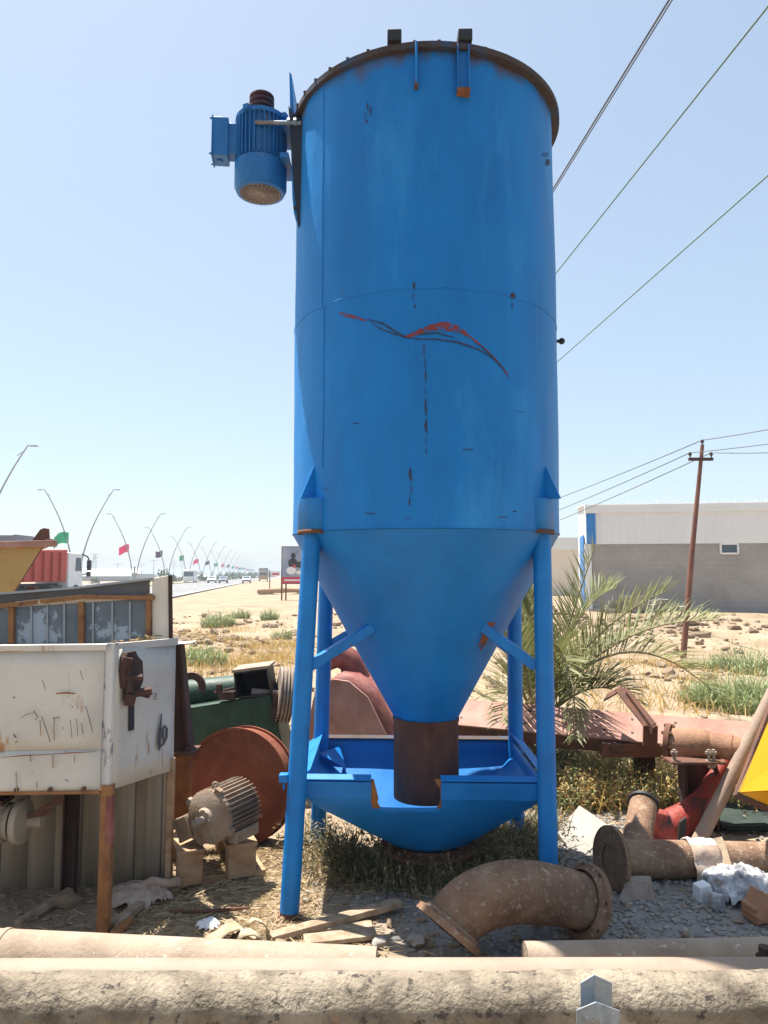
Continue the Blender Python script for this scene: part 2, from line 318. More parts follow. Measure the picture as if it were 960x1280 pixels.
class Raw:                    # fast list mesh for blades, leaves and stones
    def __init__(s): s.v = []; s.f = []; s.m = []
    def blade(s, b, d, L, w_, bend=0., mi=0):
        b = V(b); d = V(d).normalized()
        side = d.cross(V((random.uniform(-1, 1), random.uniform(-1, 1), .3))).normalized()*w_*.5
        mid = b + d*L*.55; tip = b + d*L + V((d.x, d.y, -.5))*bend*L
        i = len(s.v); s.v += [b-side, b+side, mid+side*.8, mid-side*.8, tip]
        s.f += [(i, i+1, i+2, i+3), (i+3, i+2, i+4)]; s.m += [mi, mi]
    def leaf(s, b, d, L, w_, up, mi=0):
        d = d.normalized(); sd = d.cross(up).normalized()*w_*.5
        i = len(s.v); s.v += [b, b+d*L*.45-sd, b+d*L*.45+sd, b+d*L]
        s.f += [(i, i+2, i+3, i+1)]; s.m += [mi]
    def build(s, name, mats, parent=None, loc=(0, 0, 0), smooth=False):
        o0 = WL[parent.name] if parent else V(loc)
        me = bpy.data.meshes.new(name); me.from_pydata([tuple(V(p)-o0) for p in s.v], [], s.f); me.update()
        for m in (mats if isinstance(mats, (list, tuple)) else [mats]): me.materials.append(m)
        if len(me.materials) > 1: me.polygons.foreach_set('material_index', s.m)
        if smooth: me.polygons.foreach_set('use_smooth', [True]*len(me.polygons))
        o = bpy.data.objects.new(name, me); COL.objects.link(o)
        if parent: o.parent = parent
        else: o.location = o0
        WL[o.name] = o0
        return o

# ---------------------------------------------------------------- ground, road
def sst(a, b, x):
    t = max(0, min(1, (x-a)/(b-a))); return t*t*(3-2*t)
def lampX(y): return -37.1 - .14*(y-89)
def roadR(y): return lampX(y) + 16.5
def gh(x, y):
    h = 0.
    a = sst(6.5, 11, y)*(1-sst(40, 60, y))
    h -= .62*math.exp(-((x-8.5)/5.5)**2 - ((y-19)/5.0)**2)*sst(7, 12, y)
    h += a*(.12*noise.noise((x*.3, y*.3, 1)) + .09*noise.noise((x*.9, y*.9, 4)) + .035*noise.noise((x*2.7, y*2.7, 2)))
    h += .45*math.exp(-((x-6.5)/5.)**2 - ((y-25.5)/1.6)**2)*(.6+.8*noise.noise((x*.7, y*.7, 9)))
    h += .3*math.exp(-((x+5.5)/2.5)**2 - ((y-17)/1.8)**2)*(.7+.8*noise.noise((x*.9, y*.9, 5)))
    b = 1-sst(9, 14, y)
    h += b*(.022*noise.noise((x*1.9, y*1.9, 0)) + .012*noise.noise((x*6, y*6, 3)))
    if y > 40:
        lat = x-lampX(y)
        if -40 < lat < 30: h -= .10*sst(30, 20, lat)*sst(-40, -30, lat)*sst(40, 50, y)
    return h
def axis_vals(near, far, step, ratio):
    v = [0.]; s = step
    while v[-1] < far:
        if v[-1] > near: s *= ratio
        v.append(v[-1]+s)
    return v
xs = axis_vals(3.2, 4000, .07, 1.09); xs = [-q for q in reversed(xs[1:])] + xs
ys = [q-3 for q in axis_vals(9.5, 7000, .07, 1.035)]
r_ = Raw()
for y in ys:
    for x in xs:
        r_.v.append((x, y, gh(x, y) if y < 120 and abs(x) < 90 else (-.10 if -40 < x-lampX(y) < 30 else 0)))
nx = len(xs)
for j in range(len(ys)-1):
    for i in range(nx-1):
        a = j*nx+i; r_.f.append((a, a+1, a+nx+1, a+nx))
gm = mat('dry_earth', [(.21, .15, .092), (.285, .212, .137), (.34, .265, .18)], scale=.55, detail=12, rough=.98, bump=.7, bscale=22, bdist=.03,
         spots=[((.34, .275, .19), .56, 1.4, .15), ((.20, .125, .075), .58, .6, .14), ((.15, .125, .09), .63, 9, .08)])
# a patch of grey gravel lies in front of the hopper
t = gm.node_tree; N, L = t.nodes, t.links
b_ = N['Principled BSDF']; src = b_.inputs['Base Color'].links[0].from_socket
tc = N.new('ShaderNodeTexCoord'); sb = N.new('ShaderNodeVectorMath'); sb.operation = 'SUBTRACT'; sb.inputs[1].default_value = (1.35, 3.9, 0)
L.new(tc.outputs['Object'], sb.inputs[0])
ml = N.new('ShaderNodeVectorMath'); ml.operation = 'MULTIPLY'; ml.inputs[1].default_value = (.62, 1.1, 0); L.new(sb.outputs[0], ml.inputs[0])
ln = N.new('ShaderNodeVectorMath'); ln.operation = 'LENGTH'; L.new(ml.outputs[0], ln.inputs[0])
nn = N.new('ShaderNodeTexNoise'); nn.inputs['Scale'].default_value = 3; nn.inputs['Detail'].default_value = 8; L.new(tc.outputs['Object'], nn.inputs[0])
ad = N.new('ShaderNodeMath'); ad.operation = 'ADD'; L.new(ln.outputs['Value'], ad.inputs[0]); L.new(nn.outputs['Fac'], ad.inputs[1])
rp = N.new('ShaderNodeValToRGB'); rp.color_ramp.elements[0].position = 1.2/2; rp.color_ramp.elements[1].position = 1.55/2
rp.color_ramp.elements[0].color = (1, 1, 1, 1); rp.color_ramp.elements[1].color = (0, 0, 0, 1)
hf = N.new('ShaderNodeMath'); hf.operation = 'MULTIPLY'; hf.inputs[1].default_value = .5; L.new(ad.outputs[0], hf.inputs[0]); L.new(hf.outputs[0], rp.inputs[0])
mx = N.new('ShaderNodeMixRGB'); L.new(rp.outputs[0], mx.inputs[0]); L.new(src, mx.inputs[1]); mx.inputs[2].default_value = (.24, .22, .20, 1); L.new(mx.outputs[0], b_.inputs['Base Color'])
tag(r_.build('ground', gm, smooth=True), 'dry dusty earth of the scrapyard and the open lot', 'ground', kind='structure')

def strip_sheet(name, f0, f1, y0, y1, z, m, label, step=12):
    mb = MB(); y = y0; prev = None
    while y <= y1:
        c = (mb.v((f0(y), y, z)), mb.v((f1(y), y, z)))
        if prev: mb._f([prev[0], prev[1], c[1], c[0]])
        prev = c; y += step
    tag(mb.build(name, m), label, name.replace('_', ' '), kind='structure')
strip_sheet('road', lambda y: lampX(y)+4.2, roadR, 15, 2600, .0, M['asphalt'], 'grey asphalt highway running to the horizon')
strip_sheet('opposite_road', lambda y: lampX(y)-16, lambda y: lampX(y)-4.2, 15, 2600, .0, M['asphalt'], 'far carriageway of the highway beyond the lamps')
vm = mat('verge_grass', [(.20, .22, .10), (.34, .31, .17), (.45, .38, .25)], scale=.5, rough=.95, bump=.4, bscale=8)
mb = MB(); prev = None; y = 15
while y < 2600:
    x = lampX(y); c = [mb.v((x-4, y, -.05)), mb.v((x-4, y, .12)), mb.v((x+4, y, .12)), mb.v((x+4, y, -.05))]
    if prev:
        for i in range(3): mb._f([prev[i], prev[i+1], c[i+1], c[i]])
    prev = c; y += 12
tag(mb.build('median_verge', vm), 'raised grassy median between the carriageways', 'verge', kind='structure')
mb = MB()
for off in (7.6, 11.4):
    for y in range(40, 420, 12): mb.face([(lampX(y)+off-.08, y, .012), (lampX(y)+off+.08, y, .012), (lampX(y+5)+off+.08, y+5, .012), (lampX(y+5)+off-.08, y+5, .012)])
for y in range(40, 600, 12): mb.face([(roadR(y)-.6, y, .012), (roadR(y)-.4, y, .012), (roadR(y+12)-.4, y+12, .012), (roadR(y+12)-.6, y+12, .012)])
tag(mb.build('road_markings', M['mark']), 'white lane lines painted on the highway', 'road markings', kind='structure')

# stones
def stones(name, m, spots, label, cat):
    base = bmesh.new(); bmesh.ops.create_icosphere(base, subdivisions=1, radius=1)
    bv = [q.co.copy() for q in base.verts]; bf = [tuple(q.index for q in f.verts) for f in base.faces]; base.free()
    r = Raw()
    for (x, y, s) in spots:
        i = len(r.v); q = Euler((random.random()*6, random.random()*6, random.random()*6)).to_matrix()
        sx, sy, sz = random.uniform(.7, 1.3), random.uniform(.6, 1.1), random.uniform(.4, .8); sd = random.random()*50
        z = gh(x, y)
        for c in bv:
            k = 1+.55*noise.noise(c*1.6+V((sd, 0, 0)))
            d = q @ (c*k); r.v.append((x+d.x*s*sx, y+d.y*s*sy, z+s*.25+d.z*s*sz))
        r.f += [tuple(i+j for j in f) for f in bf]; r.m += [0]*len(bf)
    tag(r.build(name, m), label, cat, kind='stuff')
sp = []
for _ in range(8500):
    x, y = random.gauss(1.3, .85), random.uniform(2.9, 5.4)
    if -.5 < x < 3: sp.append((x, y, random.choice((.006, .009, .012, .016))*random.uniform(.7, 1.3)))
stones('gravel', M['gravelm'], sp, 'loose grey gravel spread in front of the blue hopper', 'gravel')
sp = []
for _ in range(3800):
    y = 2.9 + 4.5*random.random()**1.3; x = random.uniform(-.75, .75)*y
    sp.append((x, y, random.choice((.006, .009, .013, .022))*random.uniform(.7, 1.4)))
for _ in range(3600):
    y = 7 + 24*random.random(); x = random.uniform(-.42, .62)*y
    n_ = noise.noise((x*.35, y*.35, 7))
    if n_ > -.1: sp.append((x, y, (random.random()**4*.10+.015)*(1+max(0, n_))))
for _ in range(900):
    sp.append((random.gauss(6.5, 3.6), random.gauss(25, 1.1), random.random()**3*.17+.03))
for _ in range(500):
    sp.append((random.gauss(-5.2, 1.6), random.gauss(17, 1.1), random.random()**2*.16+.03))
stones('rubble', M['stone'], sp, 'tan stones and dirt clods strewn over the dry lot', 'rubble')
# ================================================================ the blue hopper tank
C = V((.240, 4.3, 0)); RC = .767; ZB, ZT = 1.877, 4.328
silo = thing('hopper_silo', 'tall blue cylindrical hopper with cone base standing on four tubular legs', 'hopper', (C.x, C.y, 0))
def on_cyl(x, y, r=RC):
    d = ray(x, y); ox, oy = -C.x, -C.y
    a = d.x**2+d.y**2; b = 2*(ox*d.x+oy*d.y); c = ox*ox+oy*oy-r*r
    t = (-b-math.sqrt(max(0, b*b-4*a*c)))/(2*a)
    return V((d.x*t, d.y*t, H+d.z*t))
def cone_r(z): return .175 + (RC-.175)*max(0, (z-.837))/(ZB-.837)
def on_cone(x, y):
    d = ray(x, y); t = 3.0/d.y
    for i in range(4000):
        p = V((0, 0, H))+d*t
        if math.hypot(p.x-C.x, p.y-C.y) <= cone_r(p.z): return p
        t += .0005/d.y*4
    return p
def cpt(a, z, r=RC):        # angle from the camera side, towards +X
    return V((C.x+r*math.sin(a), C.y-r*math.cos(a), z))
def dent(a, z):
    return .007*noise.noise((math.sin(a)*2.2, math.cos(a)*2.2, z*.8)) + .0032*noise.noise((math.sin(a)*7, math.cos(a)*7, z*2.2))
mb = MB(); n = 144; zs = [ZB + (ZT-ZB)*i/60 for i in range(61)]
mb.ring_tube([[cpt(2*math.pi*j/n, z, RC+dent(2*math.pi*j/n, z)) for j in range(n)] for z in zs])
mb.mi = 0
def wrap(pts, r): mb.tube(pts, r, 6)
za = on_cyl(535, 360).z
wrap([cpt(R(a), za+.004*math.sin(a*.3), RC+.0005+dent(R(a), za)) for a in range(-180, 180, 3)], .0026)
aL = math.atan2(on_cyl(405, 400).x-C.x, C.y-on_cyl(405, 400).y)
wrap([cpt(aL, z, RC+.001+dent(aL, z)) for z in [za*1.0-.6*i/10*1.45 for i in range(11)]], .0026)
wrap([cpt(aL-.02, z, RC+.001+dent(aL-.02, z)) for z in [za+(ZT-.05-za)*i/14 for i in range(15)]], .0024)
wrap([cpt(R(a), ZB+.002, RC+.001+dent(R(a), ZB)) for a in range(-180, 180, 3)], .004)
def decal(px, w_, mi, seed=0, zoff=.0025):
    mb.mi = mi; P = []
    for (x0, y0), (x1, y1) in zip(px, px[1:]):
        for k in range(5): P.append((x0+(x1-x0)*k/5, y0+(y1-y0)*k/5))
    P.append(px[-1]); prev = None
    for i, (x, y) in enumerate(P):
        a, b = P[max(0, i-1)], P[min(len(P)-1, i+1)]
        dx, dy = b[0]-a[0], b[1]-a[1]; l = math.hypot(dx, dy) or 1
        ww = w_*(.35+.65*math.sin(math.pi*min(1, (i+.4)/(len(P)-.2))))*(1+.55*noise.noise((i*.9, seed, 0)))
        q = []
        for sgn in (-1, 1):
            p = on_cyl(x-sgn*dy/l*ww*.5, y+sgn*dx/l*ww*.5)
            an = math.atan2(p.x-C.x, C.y-p.y); q.append(mb.v(cpt(an, p.z, RC+zoff+dent(an, p.z))))
        if prev: mb._f([prev[0], prev[1], q[1], q[0]])
        prev = q
RD, DK, ST = 1, 2, 3
decal([(424, 391), (440, 396), (458, 401)], 4.5, RD, 1)
decal([(458, 399), (478, 404), (494, 414), (508, 421)], 2.2, DK, 2)
decal([(464, 403), (476, 411), (492, 417), (508, 422), (530, 424)], 1.6, DK, 3, .003)
decal([(508, 421), (522, 416), (540, 409), (556, 406), (572, 410), (585, 420)], 8, RD, 4)
decal([(540, 410), (560, 409), (578, 415)], 9, RD, 11, .0032)
decal([(520, 424), (545, 424), (572, 428), (598, 437), (616, 448)], 2, DK, 5, .0036)
decal([(572, 412), (590, 423), (612, 442), (628, 460), (636, 472)], 2.4, RD, 6, .0036)
decal([(598, 430), (615, 446), (632, 464)], 1.6, DK, 7, .0042)
decal([(524, 418), (545, 416), (568, 422)], 1.8, DK, 12, .004)
for i, (x, y, l, w_) in enumerate([(530, 430, 14, 4), (531, 448, 12, 1.6), (532, 462, 16, 2), (531, 484, 9, 2), (532, 498, 22, 2.6), (533, 524, 18, 3.4), (532, 545, 12, 2.2), (533, 560, 8, 1.4),
        (518, 352, 10, 3), (517, 366, 9, 4), (518, 380, 6, 2), (513, 585, 16, 3.5), (514, 606, 14, 3), (512, 622, 10, 2),
        (460, 128, 10, 2), (456, 140, 9, 3), (464, 133, 12, 2), (458, 150, 4, 3), (681, 190, 6, 8), (684, 199, 8, 5), (641, 366, 8, 7), (640, 378, 8, 3)]):
    decal([(x, y), (x+random.uniform(-1, 1), y+l*.5), (x+random.uniform(-1, 1), y+l)], w_, DK if i % 3 else ST, 20+i)
for i in range(9):
    x = random.uniform(395, 680); y = random.uniform(480, 655)
    decal([(x, y), (x+random.uniform(4, 16), y+random.uniform(-1, 1))], 1.5, random.choice((ST, DK)), 60+i)
for i in range(0):           # rust runs under the rim
    x = random.uniform(378, 700); d = ray(x, 100)
    yy = None
    for y in range(40, 260, 2):
        p = on_cyl(x, y)
        if p.z < ZT-.045: yy = y; break
    if yy: decal([(x, yy), (x, yy+random.uniform(4, 10)), (x, yy+random.uniform(12, 44))], random.uniform(1, 3), 4, 90+i, .0022+.00004*i)
mb.mi = 4
M['stain'] = mat('rust_run', [(.035, .10, .22), (.10, .075, .06), (.16, .08, .045)], scale=14, rough=.8, bump=.2, stretch=(1, 1, .3))
M['scar_red'] = mat('red_primer_scratch', [(.26, .035, .025), (.16, .04, .05), (.002, .14, .42)], scale=38, rough=.7, bump=.3, lo=.42, hi=.62)
M['scar_dark'] = mat('dark_scratch', [(.05, .03, .04), (.02, .05, .12)], scale=30, rough=.8, bump=.2)
M['scar_soft'] = mat('faded_scuff', [(.06, .06, .09), (.012, .11, .32), (.012, .12, .36)], scale=18, rough=.7, bump=.1)
shell = mb.build('tank_shell', [M['blue'], M['scar_red'], M['scar_dark'], M['scar_soft'], M['stain']], silo)
# cone
mb = MB(); k = 26
mb.ring_tube([[cpt(2*math.pi*j/n, z, cone_r(z)+dent(2*math.pi*j/n, z)) for j in range(n)] for z in [ZB-.003-(ZB-.003-.837)*i/k for i in range(k+1)]])
mb.build('cone', M['blue_hopper'], silo)
# rim flange and roof beams
mb = MB(); mb.lathe([(RC-.04, ZT-.02), (RC+.034, ZT-.02), (RC+.034, ZT+.012), (RC-.04, ZT+.012)], C+V((.012, 0, 0)), n=96)
for j in range(40): mb.box(cpt(j*2*math.pi/40+.05, ZT+.016, RC+.02), (.016, .016, .014))
mb.build('rim_flange', M['rim'], silo)
mb = MB(); mb.lathe([(0.001, ZT+.02), (RC-.03, ZT+.008), (RC-.03, ZT-.02)], C, n=64); mb.build('lid', M['rim'], silo)
for x in (493, 581):
    p = at(x, 52, C.y-RC)
    mb = MB(); mb.box((p.x, C.y, ZT+.052), (.072, 2*math.sqrt(RC**2-(p.x-C.x)**2)+.10, .06)); mb.box((p.x+.012, C.y, ZT+.085), (.008, 1.2, .025))
    mb.build('roof_beam', M['black'], silo, bevel=.004)
p0, p1 = on_cyl(520, 64), on_cyl(520, 111)
mb = MB(); mb.bar((p0.x, p0.y-.03, ZT), (p1.x, p1.y-.022, p1.z), .012, .05, (0, 1, 0)); mb.mi = 1; mb.box((p1.x, p1.y-.02, p1.z+.01), (.018, .05, .03))
mb.build('stiffener', [M['blue_leg'], M['rust']], silo, bevel=.002)
p0, p1 = on_cyl(578, 66), on_cyl(578, 121)
mb = MB(); zc = (ZT+p1.z)/2
mb.box((p0.x, p0.y-.012, zc), (.06, .012, ZT-p1.z)); mb.box((p0.x-.028, p0.y-.03, zc), (.006, .036, ZT-p1.z)); mb.box((p0.x+.028, p0.y-.03, zc), (.006, .036, ZT-p1.z))
mb.mi = 1; mb.box((p0.x, p0.y-.022, p1.z+.008), (.066, .06, .02))
mb.build('stiffener_channel', [M['blue_leg'], M['rust_orange']], silo, bevel=.002)
p = cpt(R(88), on_cyl(690, 404).z, RC)
mb = MB(); mb.cyl(p, p+V((.045, 0, 0)), .01, n=8); mb.ball(p+V((.05, 0, 0)), .02, 2); mb.build('side_bolt', M['black'], silo)
# spout
mb = MB(); mb.lathe([(.185, .842), (.185, .40), (.176, .40), (.176, .85)], C, n=48)
mb.lathe([(.19, .845), (.19, .825)], C, n=48)
mb.build('spout', M['spout'], silo)
# legs, brackets, braces
LEGS = [(V((-.46, 3.72, 0)), V((C.x-.615, C.y-.44, 0)), 0), (V((.815, 3.78, 0)), V((C.x+.588, C.y-.44, 0)), 1),
        (V((-.41, 4.72, 0)), V((C.x-.60, C.y+.42, 0)), 2), (V((.83, 4.76, 0)), V((C.x+.59, C.y+.42, 0)), 3)]
for b, tp, i in LEGS:
    b = V((b.x, b.y, gh(b.x, b.y)-.01)); tp = V((tp.x, tp.y, 1.93))
    mb = MB(); mb.mi = 1; z1 = b+(tp-b)*.018; mb.cyl(b, z1, .047, n=20); mb.mi = 0; mb.cyl(z1, tp, .0475, n=20)
    if i in (0, 1):
        mb.mi = 1; q = b+(tp-b)*.02; mb.box((q.x, q.y, b.z+.006), (.13, .13, .012))
    leg = mb.build('leg', [M['blue_leg'], M['rust']], silo)
    ang = math.atan2(tp.x-C.x, C.y-tp.y)
    ax = Matrix.Rotation(ang, 3, 'Z')
    mb = MB(); zc0, zc1 = 1.868, 2.045
    o = V((tp.x+(.02 if tp.x < C.x else -.03), tp.y, 0))
    sh_ = -.012 if i in (1, 3) else .012
    prof = [(q+sh_*0, r) for q, r in ((-.1, .07), (-.1, -.035), (-.08, -.065), (-.04, -.08), (.04, -.08), (.08, -.065), (.1, -.035), (.1, .07))]
    rr = lambda q, z: o + ax @ V((q[0], q[1], 0)) + V((0, 0, z))
    for a, c in zip(prof, prof[1:]): mb.face([rr(a, zc0), rr(c, zc0), rr(c, zc1), rr(a, zc1)])
    mb.face([rr(q, zc1) for q in prof])
    mb.mi = 1
    for a, c in zip(prof, prof[1:]): mb.face([rr((a[0]*1.015, a[1]*1.015), zc0-.004), rr((c[0]*1.015, c[1]*1.015), zc0-.004), rr((c[0]*1.012, c[1]*1.012), zc0+.018), rr((a[0]*1.012, a[1]*1.012), zc0+.018)])
    mb.build('leg_bracket', [M['blue_leg'], M['rust']], silo, merge=.0005, solid=.006)
    mb = MB()
    e = cpt(ang, 0, RC-.004); out = V((math.sin(ang), -math.cos(ang), 0)); tg = V((math.cos(ang), math.sin(ang), 0))*.008
    tri = [e+V((0, 0, zc1)), e+V((0, 0, zc1+.17)), e+V((0, 0, zc1+.17))+out*.008, e+out*.085+V((0, 0, zc1))]
    off = tg*(-1.2 if i in (1, 3) else 3)
    mb.prism([q+off for q in tri], tg); mb.build('gusset', M['blue_leg'], silo)
for (lx, ly, Y), (qx, qy) in (((386, 833, 3.83), (462, 786)), ((670, 833, 3.86), (607, 786))):
    a = at(lx, ly, Y); c = on_cone(qx, qy); c += (c-a).normalized()*.02
    mb = MB(); mb.bar(a, c, .052, .052); mb.build('brace', M['blue_leg'], silo, bevel=.004)
    a2 = V((a.x, 2*C.y-a.y-.02, a.z)); c2 = V((c.x, 2*C.y-c.y, c.z))
    mb = MB(); mb.bar(a2, c2, .052, .052); mb.build('brace', M['blue_leg'], silo, bevel=.004)
# rust patch where the right brace meets the cone
mb = MB(); P = on_cone(607, 788)
rows = []
for i in range(9):
    row = []
    for j in range(9):
        z = P.z-.11+.022*i; a = math.atan2(P.x-C.x, C.y-P.y)-.09+.03*j-.012*(i-4)*0
        row.append((a, z))
    rows.append(row)
for i in range(8):
    for j in range(8):
        q = [rows[i][j], rows[i][j+1], rows[i+1][j+1], rows[i+1][j]]
        ca, cz = sum(u[0] for u in q)/4, sum(u[1] for u in q)/4
        d_ = math.hypot((j-3.5)/3.2, (i-3.5)/4)+.5*noise.noise((i*.8, j*.8, 3))
        if d_ < .85: mb.face([cpt(a, z, cone_r(z)+.0035+dent(a, z)) for a, z in q])
mb.build('rust_patch', M['rust_orange'], silo, merge=.0005)
# catch tray under the spout
xs_ = sorted([-.40+1.21*i/22 for i in range(23)]+[-.068, -.045, .268, .292])
x0, x1, y0, y1 = -.40, .81, 3.845, 4.78
ringp = [(x, y0) for x in xs_] + [(x1, y0+(y1-y0)*i/14) for i in range(1, 15)] + [(x, y1) for x in reversed([-.40+1.21*i/22 for i in range(22)])] + [(x0, y1-(y1-y0)*i/14) for i in range(1, 14)]
bc = V((C.x+.01, C.y-.02, 0)); cr = .2
def corner(p):   # soften the corners
    x, y = p; cx, cy = (x0+x1)/2, (y0+y1)/2
    u, v_ = abs(x-cx)/((x1-x0)/2), abs(y-cy)/((y1-y0)/2); k_ = max(0, (u*u*v_*v_)-.7)*.05
    return V((x-(x-cx)*k_, y-(y-cy)*k_, 0))
RT = [corner(p) for p in ringp]
CT = []
cx, cy = (x0+x1)/2, (y0+y1)/2
for p in RT:
    a = math.atan2((p.y-cy)/(y1-y0), (p.x-cx)/(x1-x0)); CT.append(V((bc.x+cr*math.cos(a), bc.y+cr*math.sin(a), 0)))
lv = [(0, .615), (0, .565), (0, .518), (.06, .494), (.13, .465)] + [(.13+.87*i/9, .465-(.465-.168)*((i/9)**1.05)) for i in range(1, 10)]
mb = MB(); vr = []
for li, (t_, z) in enumerate(lv):
    row = []
    for j, (a, c) in enumerate(zip(RT, CT)):
        te = t_
        bulge = .010*math.sin(math.pi*t_)
        d_ = V((a.x-cx, a.y-cy, 0)).normalized()*bulge
        p = a+(c-a)*te+d_
        zz = z + .004*noise.noise((p.x*5, p.y*5, li)) + (-.03*(p.x-C.x) if t_ == 0 else 0)*.35
        row.append(mb.v((p.x, p.y, zz)))
    vr.append(row)
nr = len(RT)
for li in range(len(lv)-1):
    for j in range(nr):
        j2 = (j+1) % nr
        xm = (RT[j].x+RT[j2].x)/2; front = abs(RT[j].y-y0) < .02 and abs(RT[j2].y-y0) < .02
        lim = 2 if not (0.02 < xm < .21) else 3
        if front and -.047 < xm < .270 and li < 4: continue
        mb.mi = 1 if front and (-.07 < xm < -.044 or .266 < xm < .295) and li < 4 else 0
        mb._f([vr[li][j], vr[li][j2], vr[li+1][j2], vr[li+1][j]])
for v in mb.bm.verts:
    if abs(v.co.y-y0) < .05 and v.co.z > .44 and (abs(v.co.x+.045) < .012 or abs(v.co.x-.268) < .012):
        v.co.x += random.uniform(-.02, .02)
tray = mb.build('catch_tray', [M['blue_hopper'], M['rust_orange']], silo, solid=.008)
# folded lips
zt = .617
for xa, xb in ((-.415, -.065), (.288, .80)):
    za_, zb_ = zt-.0105*(xa-C.x), zt-.0105*(xb-C.x)
    mb = MB(); mb.prism([(xa, y0-.03, za_-.004), (xb, y0-.03, zb_-.004), (xb, y0+.012, zb_+.012), (xa, y0+.012, za_+.012)], (0, 0, .006))
    mb.prism([(xa, y0-.028, za_-.012), (xb, y0-.028, zb_-.012), (xb, y0-.012, zb_-.10), (xa, y0-.012, za_-.10)], (0, .005, 0))
    mb.build('front_lip', M['blue_hopper'], tray, bevel=.002)
mb = MB(); mb.prism([(x0, y1-.02, zt+.002), (x1, y1-.02, zt-.008), (x1, y1+.05, zt-.002), (x0, y1+.05, zt+.008)], (0, 0, .006)); mb.build('back_lip', M['rim'], tray)
for s_, xx in ((-1, x0), (1, x1)):
    mb = MB(); mb.prism([(xx-s_*.02, y0+.05, zt+.03), (xx+s_*.075, y0+.03, zt-.04), (xx+s_*.075, y1-.03, zt-.02), (xx-s_*.02, y1-.05, zt+.05)], (0, 0, .006)); mb.build('side_lip', M['blue_hopper'], tray)
for s_, xx in ((-1, x0), (1, x1)):     # inner corner plates
    for yy, sy in ((y1, -1),) if s_ < 0 else ():
        mb = MB(); mb.prism([(xx-s_*.005, yy+sy*.20, zt-.05), (xx-s_*.12, yy+sy*.02, zt-.05), (xx-s_*.17, yy+sy*.17, .47)], (0, 0, .006)); mb.build('corner_plate', M['blue_hopper'], tray)
mb = MB(); mb.lathe([(.20, .172), (.20, .15), (.27, .15), (.27, .132), (.17, .132)], bc, n=48)
for j in range(12): mb.cyl((bc.x+.24*math.cos(j*.5236), bc.y+.24*math.sin(j*.5236), .15), (bc.x+.24*math.cos(j*.5236), bc.y+.24*math.sin(j*.5236), .165), .013, n=6)
mb.build('outlet_flange', M['rust'], tray)
p = at(355, 972, 3.77)
mb = MB(); mb.box(p, (.045, .05, .04)); mb.cyl(p+V((0, 0, -.02)), p+V((0, 0, -.06)), .008, n=6); mb.build('leg_lug', M['blue_leg'], silo, bevel=.004)

# ---- motor on the side of the tank
def electric_motor(o, ax, rad, length, parent, m_body, m_dark, m_shaft, cowl, box_dir, fl=.58):
    """o: centre of the drive end; ax: 3x3 with +Z running from drive end to fan end"""
    T = Matrix.Translation(o) @ ax.to_4x4()
    mb = MB(T); L = length
    mb.lathe([(rad*.86, .0), (rad*.88, .02), (rad*.88, L*(fl+.04)), (rad*.84, L*(fl+.06))], n=40, cap=True)
    for j in range(34):
        a = j*2*math.pi/34
        m3 = Matrix.Rotation(a, 3, 'Z')
        mb.box(m3 @ V((rad*.93, 0, L*(fl/2+.03))), (rad*.17, rad*.035, L*fl), m3)
    body = mb.build('motor', m_body, parent, bevel=0)
    mb = MB(T); mb.lathe([(.001, -.035), (rad*.35, -.035), (rad*.4, -.015), (rad*.86, -.004), (rad*1.0, .01), (rad*1.0, .035), (rad*.9, .04)], n=40)
    for j in range(4):
        a = j*math.pi/2+.4; mb.box((rad*1.03*math.cos(a), rad*1.03*math.sin(a), .022), (.035, .035, .03), Matrix.Rotation(a, 3, 'Z'))
    for j in range(6):
        a = j*math.pi/3; mb.cyl((rad*.3*math.cos(a), rad*.3*math.sin(a), -.042), (rad*.3*math.cos(a), rad*.3*math.sin(a), -.03), .008, n=6)
    mb.build('end_shield', m_dark, body)
    mb = MB(T); mb.cyl((0, 0, -.10), (0, 0, -.03), rad*.13, n=16); mb.build('shaft', m_shaft, body)
    if cowl:
        mb = MB(T); mb.lathe([(rad*.95, L*.62), (rad*1.02, L*.63), (rad*1.02, L*.93), (rad*.93, L*.99), (rad*.80, L)], n=40); mb.build('fan_cowl', m_body, body)
        mb = MB(T)
        for q in range(1, 8): mb.lathe([(rad*.105*q, L*1.0), (rad*.105*q+.006, L*1.003), (rad*.105*q+.006, L*.995)], n=32)
        for j in range(24):
            a = j*math.pi/12; mb.bar((0.02*math.cos(a), .02*math.sin(a), L*.998), (rad*.8*math.cos(a), rad*.8*math.sin(a), L*.998), .005, .004)
        mb.lathe([(.001, L*1.004), (.03, L*1.004), (.03, L*.99)], n=16)
        mb.mi = 1; mb.lathe([(.001, L*.975), (rad*.85, L*.975)], n=32)
        mb.build('fan_grille', [M['iron'], M['black']], body)
    mb = MB(T); d = V(box_dir).normalized(); m3 = Matrix.Rotation(math.atan2(d.y, d.x), 3, 'Z')
    mb.box(m3 @ V((rad*1.08, 0, L*.34)), (rad*.5, rad*.62, L*.40), m3)
    mb.box(m3 @ V((rad*1.55, 0, L*.34)), (rad*.6, rad*.84, L*.5), m3)
    mb.box(m3 @ V((rad*1.86, 0, L*.34)), (rad*.06, rad*.92, L*.54), m3)
    mb.cyl(m3 @ V((rad*1.6, 0, L*.59)), m3 @ V((rad*1.6, 0, L*.61)), .018, n=12)
    for sy in (-1, 1):
        for sz in (-1, 1): mb.cyl(m3 @ V((rad*1.88, sy*rad*.38, L*(.34+sz*.23))), m3 @ V((rad*1.97, sy*rad*.38, L*(.34+sz*.23))), .008, n=6)
    mb.build('terminal_box', m_body, body, bevel=.004)
    return body
o = at(327, 149, 4.18)
axd = Matrix.Rotation(math.pi, 3, 'X')
